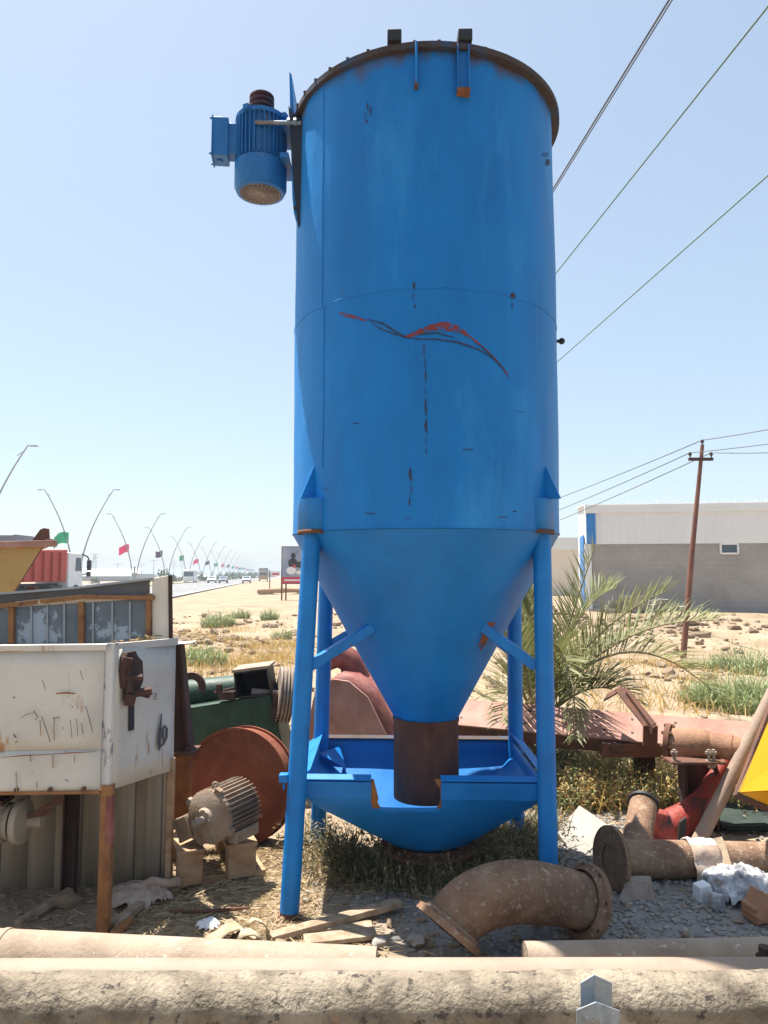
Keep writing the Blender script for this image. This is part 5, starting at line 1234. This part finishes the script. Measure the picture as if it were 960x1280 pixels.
# ================================================================ background right
wh = thing('warehouse', 'long warehouse with grey block wall under a white clad upper band', 'warehouse', (16, 38, 0))
Wl, Wr = at(735, 700, 34.0), at(1150, 700, 31.5); Wl.z = Wr.z = 0
ud = (Wr-Wl).normalized(); nd = V((ud.y, -ud.x, 0)); Lw = (Wr-Wl).length*2.0
def wp(s, o_, z): return Wl+ud*s+nd*o_+V((0, 0, z))
z_e, z_b, z_0 = at(735, 642, 34).z, at(735, 680, 34).z, -.5
z_p = at(735, 632, 34).z; D_ = 5.6
mb = MB(); mb.prism([wp(0, 0, z_0), wp(Lw, 0, z_0), wp(Lw, 0, z_b), wp(0, 0, z_b)], -nd*.25); wall = mb.build('block_wall', M['block'], wh)
mb = MB(); s = 0.; i = 0; top = []
while s < Lw: top.append((s, .05 if i % 2 else .09)); s += .17; i += 1
lo = [mb.v(wp(s, o_, z_b-.02)) for s, o_ in top]; hi = [mb.v(wp(s, o_, z_e)) for s, o_ in top]
for i in range(len(top)-1): mb._f([lo[i], lo[i+1], hi[i+1], hi[i]])
mb.build('upper_cladding', M['shopwhite'], wh, smooth=0)
mb = MB(); mb.prism([wp(-.1, .16, z_e), wp(Lw, .16, z_e), wp(Lw, .16, z_p), wp(-.1, .16, z_p)], -nd*.4); mb.build('eave_gutter', M['shopwhite'], wh)
mb = MB(); mb.prism([wp(-.1, .1, z_p), wp(Lw, .1, z_p), wp(Lw, -D_, z_p+.35), wp(-.1, -D_, z_p+.35)], (0, 0, .05)); s = 1.0
while s < Lw: mb.bar(wp(s, 0, z_p), wp(s, 0, z_p+.14), .03, .03); s += .42
mb.build('roof', M['shopwhite'], wh)
mb = MB(); mb.prism([wp(0.02, 0.03, z_0), wp(.02, -D_, z_0), wp(.02, -D_, z_p+.33), wp(.02, .03, z_p)], ud*.1); mb.build('gable_wall', M['shopwhite'], wh)
mb = MB(); mb.bar(wp(.15, .13, z_b), wp(.15, .13, z_e-.02), .42, .08, nd); mb.build('corner_trim', M['blue_trim'], wh)
mb = MB(); mb.bar(wp(.0, .05, z_0), wp(.0, .05, z_b), .3, .08, nd); mb.build('corner_pillar', M['shopwhite'], wh)
mb = MB(); a, b = wp(-.02, -1.6, 0), wp(-.02, -3.8, 0); mb.prism([a+V((0, 0, z_0)), b+V((0, 0, z_0)), b+V((0, 0, z_b+.5)), a+V((0, 0, z_b+.5))], -ud*.05); mb.build('door', M['blue_trim'], wh)
for (x0_, x1_) in ((900, 921), (1050, 1071)):
    p = at(x0_, 680, 33); q = at(x1_, 692, 33)
    s0, s1 = (p-Wl).dot(ud), (q-Wl).dot(ud)
    mb = MB(); 
    for a, b in (((s0, q.z), (s1, q.z)), ((s0, p.z-.0), (s1, p.z-.0)), ((s0, q.z), (s0, p.z)), ((s1, q.z), (s1, p.z))): mb.bar(wp(a[0], .03, a[1]), wp(b[0], .03, b[1]), .08, .08, nd)
    wf = mb.build('window', M['shopwhite'], wh)
    mb = MB(); mb.prism([wp(s0, .01, q.z), wp(s1, .01, q.z), wp(s1, .01, p.z), wp(s0, .01, p.z)], nd*.01); mb.build('pane', M['dkglass'], wf)
mb = MB(); mb.prism([wp(0, .3, z_0), wp(Lw, .3, z_0), wp(Lw, .3, .12), wp(0, .3, .12)], -nd*.3); mb.build('plinth', M['block'], wh)
fb = thing('far_building', 'pale low building partly hidden left of the long warehouse', 'building', (13, 62, 0))
p0, p1 = at(660, 672, 60), at(722, 672, 60); zz = p0.z
mb = MB(); mb.prism([(p0.x, 60, 0), (p1.x, 60, 0), (p1.x, 60, zz-1), (p0.x, 60, zz-1)], (0, 8, 0)); mb.build('wall', M['cream'], fb)
mb = MB(); mb.prism([(p0.x, 59.9, zz-1), (p1.x, 59.9, zz-1), (p1.x, 59.9, zz), (p0.x, 59.9, zz)], (0, 8.2, 0)); mb.build('roof_band', M['shopwhite'], fb)
# block pile
proto = None; k = 0
bx, by = at(805, 757, 32.2).x, 32.2
for lay, cnt in ((0, 12), (1, 10), (2, 8), (3, 4)):
    for i in range(cnt):
        x = bx-1.6+lay*.18+i*.285+random.uniform(-.05, .05); y = by+random.uniform(-.45, .35)
        if proto is None:
            mb = MB(); 
            for q in (-1, 1): mb.box((0, q*.075, 0), (.4, .035, .19)); mb.box((q*.18, 0, 0), (.04, .118, .19))
            mb.box((0, 0, 0), (.04, .118, .19)); o_ = proto = mb.build('concrete_block', M['concrete'])
        else: o_ = proto.copy(); COL.objects.link(o_)
        o_.location = (x, y, gh(x, y)+.1+.185*lay); o_.rotation_euler = (random.choice((0, 0, 1.57))+random.uniform(-.15, .15), random.uniform(-.12, .12), random.uniform(-.6, .6))
        tag(o_, 'grey hollow concrete block in the loose pile by the warehouse wall', 'concrete block', 'concrete blocks piled by the warehouse')

# utility pole with wires
pb = at(852, 825, 20); pt = at(878, 556, 20.3)
up_ = thing('utility_pole', 'leaning rusty utility pole with short crossarm before the warehouse', 'utility pole', (pb.x, pb.y, pb.z))
mb = MB(); mb.tube([pb+V((0, 0, -.3)), pb.lerp(pt, .5), pt], [.085, .07, .05], 14); mb.build('mast', M['polewood'], up_)
ca, cb = at(861, 574, 20.25), at(891, 574, 20.25)
mb = MB(); mb.bar(ca, cb, .09, .08); mb.build('crossarm', M['rust_dark'], up_)
ins = []
for p in (ca+V((.04, 0, .05)), cb+V((-.04, 0, .05)), pt):
    mb = MB(); mb.cyl(p, p+V((0, 0, .06)), .018, n=8); mb.lathe([(.001, .15), (.03, .145), (.05, .12), (.035, .1), (.055, .07), (.03, .05)], p, n=12); mb.build('insulator', M['rust_dark'], up_); ins.append(p+V((0, 0, .13)))
def wire(name, pts, r, label, m='wire'):
    mb = MB(); mb.tube(pts, r, 6); tag(mb.build(name, M[m], loc=pts[0]), label, 'cable')
def span(a, b, sag, n=24): return [a.lerp(b, i/n)-V((0, 0, sag*4*(i/n)*(1-i/n))) for i in range(n+1)]
pos = ('left arm', 'right arm', 'top')
for i, (yl, yr) in enumerate(((635, 547), (648, 558), (620, 529))):
    p = ins[(0, 1, 2)[i]]
    L_ = at(697, yl, 34); dl = (L_-p); 
    wire('power_line', span(p, p+dl*1.9, .12), .013, 'cable sagging left from the %s of the leaning utility pole' % pos[i])
    R_ = at(960, yr, 17.9); wire('power_line', span(p, p+(R_-p)*5, .25), .011, 'cable running right from the %s of the leaning utility pole' % pos[i])
for i, (hx, hz, nm, m_) in enumerate(((3.1, 5.0, 'steepest of three cables crossing the sky right of the hopper', 'wire'), (4.42, 5.5, 'middle of three cables crossing the sky right of the hopper', 'wire_green'), (5.74, 5.0, 'lowest of three cables crossing the sky right of the hopper', 'wire_green'))):
    a, b = V((hx+.0925*6, -6, H+hz+.1)), V((hx-.0925*70, 70, H+hz+.05))
    wire('overhead_cable', [a.lerp(b, q/40) for q in range(41)], .0105, nm, m_)
    if i == 0: wire('overhead_cable', [a.lerp(b, q/40)+V((.035, 0, .012)) for q in range(41)], .007, 'thin cable running close beside the steepest one', m_)

# ================================================================ lamps, flags, road
def lamp_proto():
    t = thing('street_lamp', 'x', 'street lamp', (0, 0, 0), 'double arm street lamps along the median')
    for s in (-1, 1):
        pts = []
        for i in range(15):
            q = i/14; off = .25+4.0*(.12*q+.88*q**2.1)*(1 if q > .12 else 1); pts.append(V((s*off*(sst(0, .15, q)*.75+.25), 0, 12*q)))
        mb = MB(); mb.tube(pts, [.13-.075*i/14 for i in range(15)], 8); ar = mb.build('arm', M['steel_pale'], t)
        e = pts[-1]; mb = MB(); mb.box(e+V((s*.45, 0, -.10)), (.7, .28, .10), None, .8); mb.bar(e+V((-s*.9, 0, -.9)), e+V((-s*.2, 0, -.42)), .05, .05); mb.build('lamp_head', M['steel_pale'], ar)
    mb = MB(); mb.cyl((0, 0, -.1), (0, 0, 3.0), .26, .17, n=12); mb.box((0, 0, .1), (.8, .8, .3)); mb.build('mast_base', M['steel_pale'], t)
    return t
lp = lamp_proto()
def copy_tree(o, parent=None):
    c = o.copy(); COL.objects.link(c); c.parent = parent
    for ch_ in [q for q in bpy.data.objects if q.parent == o]: copy_tree(ch_, c)
    return c
def flag_mesh(m, sd):
    mb = MB(); g = []
    for i in range(13):
        row = []
        for j in range(9):
            u, v_ = i/12, j/8; row.append(mb.v((-1.75*u*(1-.05*u), .16*math.sin(u*7+sd)*u+.06*noise.noise((u*4, v_*3, sd)), -1.35*v_-.75*u*u*(.6+.4*math.sin(sd))-.12*math.sin(u*5+sd))))
        g.append(row)
    for i in range(12):
        for j in range(8): mb._f([g[i][j], g[i+1][j], g[i+1][j+1], g[i][j+1]])
    return mb.build('flag', m, smooth=70)
cols = ['', 'green', 'red', 'black', 'green', 'red', 'black', 'green', 'red', 'black', 'green', 'red', 'black', 'green', 'red', 'black', 'green', 'red', 'black', 'green']
ords = ['', 'first', 'second', 'third', 'fourth', 'fifth', 'sixth', 'seventh', 'eighth', 'ninth', 'tenth', 'eleventh', 'twelfth', 'thirteenth', 'fourteenth', 'fifteenth', 'sixteenth', 'seventeenth', 'eighteenth', 'nineteenth']
for k in range(0, 20):
    y = 58.5 if k == 0 else 89+35.5*(k-1); x = lampX(y)
    o_ = lp if k == 0 else copy_tree(lp)
    o_.location = (x, y, .1)
    an = R(-8); o_.rotation_euler = (0, 0, R(8)*0)
    o_['label'] = ('arm tip of the nearest double arm street lamp, alone at the left edge' if k == 0 else 'double arm street lamp with %s flag, %s full one from the shed' % (cols[k], ords[k]))
    if k:
        f_ = flag_mesh(M['flag_'+cols[k]], k*1.7); f_.location = (x-1.05, y, .1+6.75+random.uniform(-.2, .2)); f_.rotation_euler = (0, 0, random.uniform(-.5, .5))
        tag(f_, '%s cloth flag flying from the %s full street lamp from the shed' % ('dark purple' if cols[k] == 'black' else cols[k], ords[k]), 'flag', 'flags hung on the street lamps')
# vehicles
def wheel(mb_parent, x, y, r, w_=.22):
    mb = MB(); mb.cyl((x-w_/2, y, r), (x+w_/2, y, r), r, n=20); o_ = mb.build('wheel', M['tyre'], mb_parent)
    mb = MB(); mb.cyl((x-w_/2-.01, y, r), (x+w_/2+.01, y, r), r*.55, n=14); mb.build('rim', M['steel_pale'], o_)
def car(x, y, m, label, ry=0):
    t = thing('car', label, 'car', (0, 0, 0), 'cars on the highway')
    pr = [(-2.1, .35), (-2.15, .75), (-1.2, .95), (-.6, 1.42), (.9, 1.45), (1.6, 1.0), (2.1, .95), (2.15, .4)]
    mb = MB(); mb.prism([(-.85, py, z) for py, z in pr], (1.7, 0, 0)); mb.build('body', m, t, bevel=.06)
    mb = MB(); mb.prism([(-.72, -1.21, .98), (.72, -1.21, .98), (.66, -.66, 1.38), (-.66, -.66, 1.38)], (0, -.02, .01)); mb.build('windscreen', M['dkglass'], t)
    for s in (-1, 1):
        mb = MB(); mb.prism([(s*.852, -.95, 1.0), (s*.852, 1.3, 1.0), (s*.852, .8, 1.36), (s*.852, -.55, 1.36)], (s*.012, 0, 0)); mb.build('side_window', M['dkglass'], t)
        mb = MB(); mb.box((s*.62, -2.13, .68), (.34, .06, .14)); mb.build('headlight', M['shopwhite'], t)
        for yy in (-1.35, 1.3): wheel(t, s*.78, yy, .32)
    mb = MB(); mb.box((0, -2.17, .5), (1.2, .05, .2)); mb.build('grille', M['black'], t)
    t.location = (x, y, .0); t.rotation_euler = (0, 0, ry)
for x, y, m_, l in ((266, 160, 'car_white', 'white car on the highway, leftmost of the three approaching'), (280, 155, 'car_grey', 'dark grey car between the two pale cars on the highway'), (309, 158, 'car_silver', 'silver car on the highway, rightmost of the three approaching')):
    car((x-480)/920*y, y, M[m_], l, R(8))
car((221-480)/920*175, 175, M['car_grey'], 'dark car on the far carriageway beside the blue bus', R(188))
bs = thing('bus', 'white bus with dark blue windows on the far carriageway', 'bus', (0, 0, 0))
mb = MB(); mb.box((0, 0, 1.6), (2.4, 7, 2.5)); mb.build('body', M['car_white'], bs, bevel=.15)
mb = MB(); mb.box((0, -3.5, 1.9), (2.1, .06, 1.0)); mb.build('windscreen', M['dkglass'], bs)
for s in (-1, 1):
    mb = MB(); mb.box((s*1.2, 0, 2.0), (.04, 6.2, .9)); mb.build('side_window', M['dkglass'], bs)
    for yy in (-2.2, 2.2): wheel(bs, s*1.0, yy, .45)
bs.location = ((239-480)/920*165, 165, 0); bs.rotation_euler = (0, 0, R(8))
tk = thing('cargo_truck', 'grey box truck far away on the highway before the sign', 'truck', (0, 0, 0))
mb = MB(); mb.box((0, 1, 2.2), (2.5, 7, 2.9)); mb.build('cargo_box', M['car_grey'], tk, bevel=.05)
mb = MB(); mb.box((0, -3.5, 1.6), (2.3, 1.8, 2.2)); mb.build('cab', M['ochre'], tk, bevel=.1)
mb = MB(); mb.box((0, -4.42, 2.0), (2.0, .05, .8)); mb.build('windscreen', M['dkglass'], tk)
for s in (-1, 1):
    for yy in (-3.3, 2.5): wheel(tk, s*1.05, yy, .48)
tk.location = ((330-480)/920*205, 205, 0); tk.rotation_euler = (0, 0, R(8))
# red dump truck at left
dt = thing('dump_truck', 'red dump truck with white cab standing behind the ochre hopper', 'dump truck', (0, 0, 0))
mb = MB(); 
mb.prism([(-5.2, -1.2, 1.25), (1.0, -1.2, 1.25), (1.0, -1.25, 3.35), (-5.4, -1.25, 3.1)], (0, 2.45, 0)); mb.build('tipper_body', M['truck_red'], dt, bevel=.05)
mb = MB()
for x in (-4.6, -3.6, -2.6, -1.6, -.7, .2): mb.bar((x, -1.27, 1.3), (x-.08, -1.31, 3.15), .1, .14, (0, 1, 0))
mb.build('side_rib', M['truck_red'], dt)
mb = MB(); mb.prism([(1.25, -1.2, .75), (3.0, -1.2, .75), (3.05, -1.2, 1.7), (2.85, -1.2, 3.15), (1.25, -1.2, 3.2)], (0, 2.4, 0)); cab = mb.build('cab', M['truck_white'], dt, bevel=.08)
mb = MB(); mb.prism([(2.05, -1.215, 1.95), (2.85, -1.215, 1.95), (2.72, -1.215, 2.85), (2.1, -1.215, 2.85)], (0, .01, 0)); mb.prism([(3.02, -1.0, 1.9), (2.88, -1.0, 2.95), (2.88, 1.0, 2.95), (3.02, 1.0, 1.9)], (.02, 0, 0)); mb.build('cab_window', M['dkglass'], cab)
mb = MB(); mb.tube([(2.8, -1.2, 3.1), (3.3, -1.35, 2.95), (3.5, -1.4, 2.6)], .05, 8); mb.box((3.45, -1.4, 2.35), (.2, .25, .7)); mb.box((3.4, -1.4, 1.75), (.15, .25, .35)); mb.tube([(3.4, -1.4, 1.9), (3.0, -1.25, 1.7)], .04, 8); mb.build('mirror', M['black'], cab)
mb = MB(); mb.box((-1.2, 0, .95), (8.2, .9, .35)); mb.box((-.2, -1.0, .75), (1.2, .5, .5)); mb.box((2.9, 0, .55), (.4, 2.3, .4)); mb.build('chassis', M['black'], dt)
for x in (2.2, .2, -3.0, -4.3):
    for s in (-1, 1):
        mb = MB(); mb.cyl((x, s*.85, .52), (x, s*1.2, .52), .52, n=22); wl = mb.build('wheel', M['tyre'], dt)
        mb = MB(); mb.cyl((x, s*1.16, .52), (x, s*1.22, .52), .26, n=14); mb.build('rim', M['steel_pale'], wl)
dt.location = ((52-480)/920*48, 48, -.02); dt.rotation_euler = (0, 0, R(82))
# billboard
bb = thing('billboard', 'roadside billboard with blue grey poster and red bottom band beside the left leg', 'billboard', (0, 0, 0))
p = at(353, 684, 50); q = at(353, 734, 50)
x0_ = p.x; wd_ = 2.1; zt_, zb_ = p.z, q.z
zb_ = at(353, 729, 50).z
mb = MB(); mb.box((x0_+wd_/2, 50.06, (zt_+zb_)/2), (wd_+.12, .08, zt_-zb_+.12)); mb.build('board', M['rust'], bb)
M['poster'] = mat('poster_sky', [(.16, .19, .30), (.28, .32, .42), (.4, .42, .5)], scale=.9, rough=.5, bump=0)
M['poster_red'] = flat('poster_red', (.55, .04, .08), .5)
mb = MB(); zr = zb_+.42
mb.prism([(x0_, 50.01, zr), (x0_+wd_, 50.01, zr), (x0_+wd_, 50.01, zt_), (x0_, 50.01, zt_)], (0, -.01, 0)); mb.mi = 1
mb.prism([(x0_, 50.01, zb_), (x0_+wd_, 50.01, zb_), (x0_+wd_, 50.01, zr-.01), (x0_, 50.01, zr-.01)], (0, -.012, 0))
mb.mi = 2    # dark standing shape, pale shape and red banner of the advert
def blob(cx, cz, a, b, off=.02): mb.prism([(x0_+cx+a*math.cos(t_*.524), 50-off, zb_+cz+b*math.sin(t_*.524)) for t_ in range(12)], (0, -.004, 0))
mb.mi = 2; blob(.75, 1.85, .17, .2); blob(.72, 1.35, .32, .34); blob(1.3, 1.25, .5, .22, .026)
mb.mi = 3; blob(.62, .85, .34, .26, .03); blob(1.25, .72, .3, .14, .032)
mb.mi = 1; mb.prism([(x0_+1.45, 49.975, zb_+1.75), (x0_+2.05, 49.975, zb_+1.8), (x0_+2.05, 49.975, zb_+2.05), (x0_+1.45, 49.975, zb_+2.0)], (0, -.004, 0)); blob(.82, 1.15, .1, .12, .036)
mb.mi = 3; mb.prism([(x0_+.15, 49.99, zb_+.15), (x0_+1.95, 49.99, zb_+.15), (x0_+1.95, 49.99, zb_+.25), (x0_+.15, 49.99, zb_+.25)], (0, -.004, 0))
mb.build('poster', [M['poster'], M['poster_red'], M['black'], M['shopwhite']], bb)
for dx in (.0, .28, wd_): mb = MB(); mb.box((x0_+dx-.02, 50.1, zb_/2), (.09, .09, zb_+.1)); mb.build('post', M['rust'], bb)
sg = thing('road_sign', 'small red and white roadside sign on two posts left of the billboard', 'sign', (0, 0, 0))
p, q = at(339, 714, 78), at(350, 720, 78)
mb = MB(); mb.box(((p.x+q.x)/2, 78, (p.z+q.z)/2), (q.x-p.x, .06, p.z-q.z)); mb.mi = 1; mb.box(((p.x+q.x)/2, 77.96, (p.z+q.z)/2-.05), ((q.x-p.x)*.8, .02, (p.z-q.z)*.35)); mb.build('board', [M['shopwhite'], M['poster_red']], sg)
for xx in (p.x-.15, q.x+.15): mb = MB(); mb.box((xx, 78.05, 1.05), (.09, .09, 2.3)); mb.build('post', M['rust'], sg)
for i in range(9):
    mb = MB(); c_ = at(random.uniform(336, 376), 742, 66); a_ = random.uniform(-.4, .4); mb.cyl(c_+V((-1.1, 0, random.uniform(-.3, .5))), c_+V((1.1*math.cos(a_), .6*math.sin(a_), random.uniform(-.3, .5))), .13, n=8)
    tag(mb.build('timber_log', M['pallet'], loc=(c_.x, 66, 0)), 'brown log in the loose heap beyond the billboard posts', 'log', 'logs heaped beyond the billboard')
# far things
def far_shed(x0_, x1_, y0_, D, label, m='shopwhite', wall='steel_pale'):
    a, b = at(x0_, y0_, D), at(x1_, y0_, D); t = thing('far_warehouse', label, 'warehouse', ((a.x+b.x)/2, D, 0))
    mb = MB(); mb.prism([(a.x, D, 0), (b.x, D, 0), (b.x, D, a.z*.55), (a.x, D, a.z*.55)], (0, 20, 0)); mb.build('wall', M[wall], t)
    mb = MB(); mb.prism([(a.x-1, D-.3, a.z*.55), (b.x+1, D-.3, a.z*.55), (b.x-2, D+10, a.z), (a.x+1, D+10, a.z)], (0, 0, .2)); mb.build('roof', M[m], t)
far_shed(85, 172, 711, 260, 'long white roofed warehouse far off behind the first lamps')
far_shed(100, 160, 717, 220, 'low grey wall building in front of the long far warehouse', 'steel_pale')
far_shed(222, 262, 719, 300, 'pale distant building behind the bus')
far_shed(-80, 20, 713, 280, 'distant pale building at the left edge behind the truck')
for i, (x, D, h) in enumerate(((119, 270, 9.6), (148, 300, 6.5), (178, 330, 7), (193, 300, 8), (218, 380, 9), (228, 420, 10), (70, 300, 8))):
    t = thing('power_pylon', ['tallest distant lattice pylon with three crossarms left of the second lamp', 'thin distant power pole between first and second lamps', 'distant power pole just right of the second lamp', 'distant power pole left of the dark flag', 'far power pole right of the third lamp', 'farthest power pole near the bus', 'distant power pole behind the truck mirror'][i], 'pylon', (0, 0, 0), 'distant power poles along the horizon')
    px__ = (x-480)/920*D
    mb = MB()
    if i == 0:
        for s in (-1, 1): mb.bar((s*.9, 0, 0), (s*.35, 0, h), .16, .16)
        for z in range(0, int(h), 1): mb.bar((-.9+.055*z, 0, z), (.9-.055*z-.05, 0, z+1), .1, .1); mb.bar((.9-.055*z, 0, z), (-.9+.055*z+.05, 0, z+1), .1, .1)
    else: mb.cyl((0, 0, 0), (0, 0, h), .16, .1, n=8)
    mb.build('mast', M['steel_pale'], t)
    for z in ((h-.3, h-1.6, h-2.9) if i in (0, 4, 5) else (h-.4,)): mb = MB(); mb.bar((-1.6, .1, z), (1.6, .1, z), .14, .14); mb.build('crossarm', M['steel_pale'], t)
    t.location = (px__, D, 0)
i = 0
for x, D, w_, h in ((205, 120, 3.2, 2.6), (60, 95, 2, 1.0), (120, 140, 2, 1.1), (214, 170, 4, 1.6), (232, 190, 3, 2.), (252, 200, 3, 2.4), (262, 215, 4, 1.6), (276, 240, 4, 2.2), (288, 260, 5, 2.6), (297, 300, 5, 3), (305, 330, 5, 2.8), (314, 370, 6, 3.2), (322, 420, 7, 3.4), (331, 520, 8, 3.8), (338, 640, 10, 4)):
    x_ = (x-480)/920*D; mb = MB(); r = Raw()
    for _ in range(260):
        a = V((random.gauss(0, 1), random.gauss(0, 1), abs(random.gauss(0, 1)))).normalized()*random.uniform(.5, 1)
        p = V((x_+a.x*w_*.5, D+a.y*w_*.5, .1+a.z*h))
        r.leaf(p, V((random.gauss(0, 1), random.gauss(0, 1), random.gauss(.3, 1))), w_*.16, w_*.09, V((.1, .2, 1)))
    tag(r.build('roadside_bush', M['bush'], loc=(x_, D, 0)), ['dark bush right behind the shed roof corner', 'low bush at the foot of the first lamp'][i] if i < 2 else 'green bush in the far roadside row near lamp %s' % ords[min(19, i)], 'bush', 'bushes along the highway'); i += 1
# haze
mb = MB(); 
HX = 1500
for v_ in [0]: mb.box((0, 1100, 6.6), (2*HX, 2400, 16.4))
hz = mb.build('haze', [], smooth=0)
hm = bpy.data.materials.new('haze_air'); hm.use_nodes = True; t = hm.node_tree; t.nodes.clear()
o_ = t.nodes.new('ShaderNodeOutputMaterial'); pv = t.nodes.new('ShaderNodeVolumePrincipled'); pv.inputs['Color'].default_value = (.70, .78, .88, 1); pv.inputs['Density'].default_value = .0009; pv.inputs['Anisotropy'].default_value = .2
t.links.new(pv.outputs[0], o_.inputs['Volume']); hz.data.materials.append(hm)
tag(hz, 'pale dusty haze over the plain', 'haze', kind='stuff')
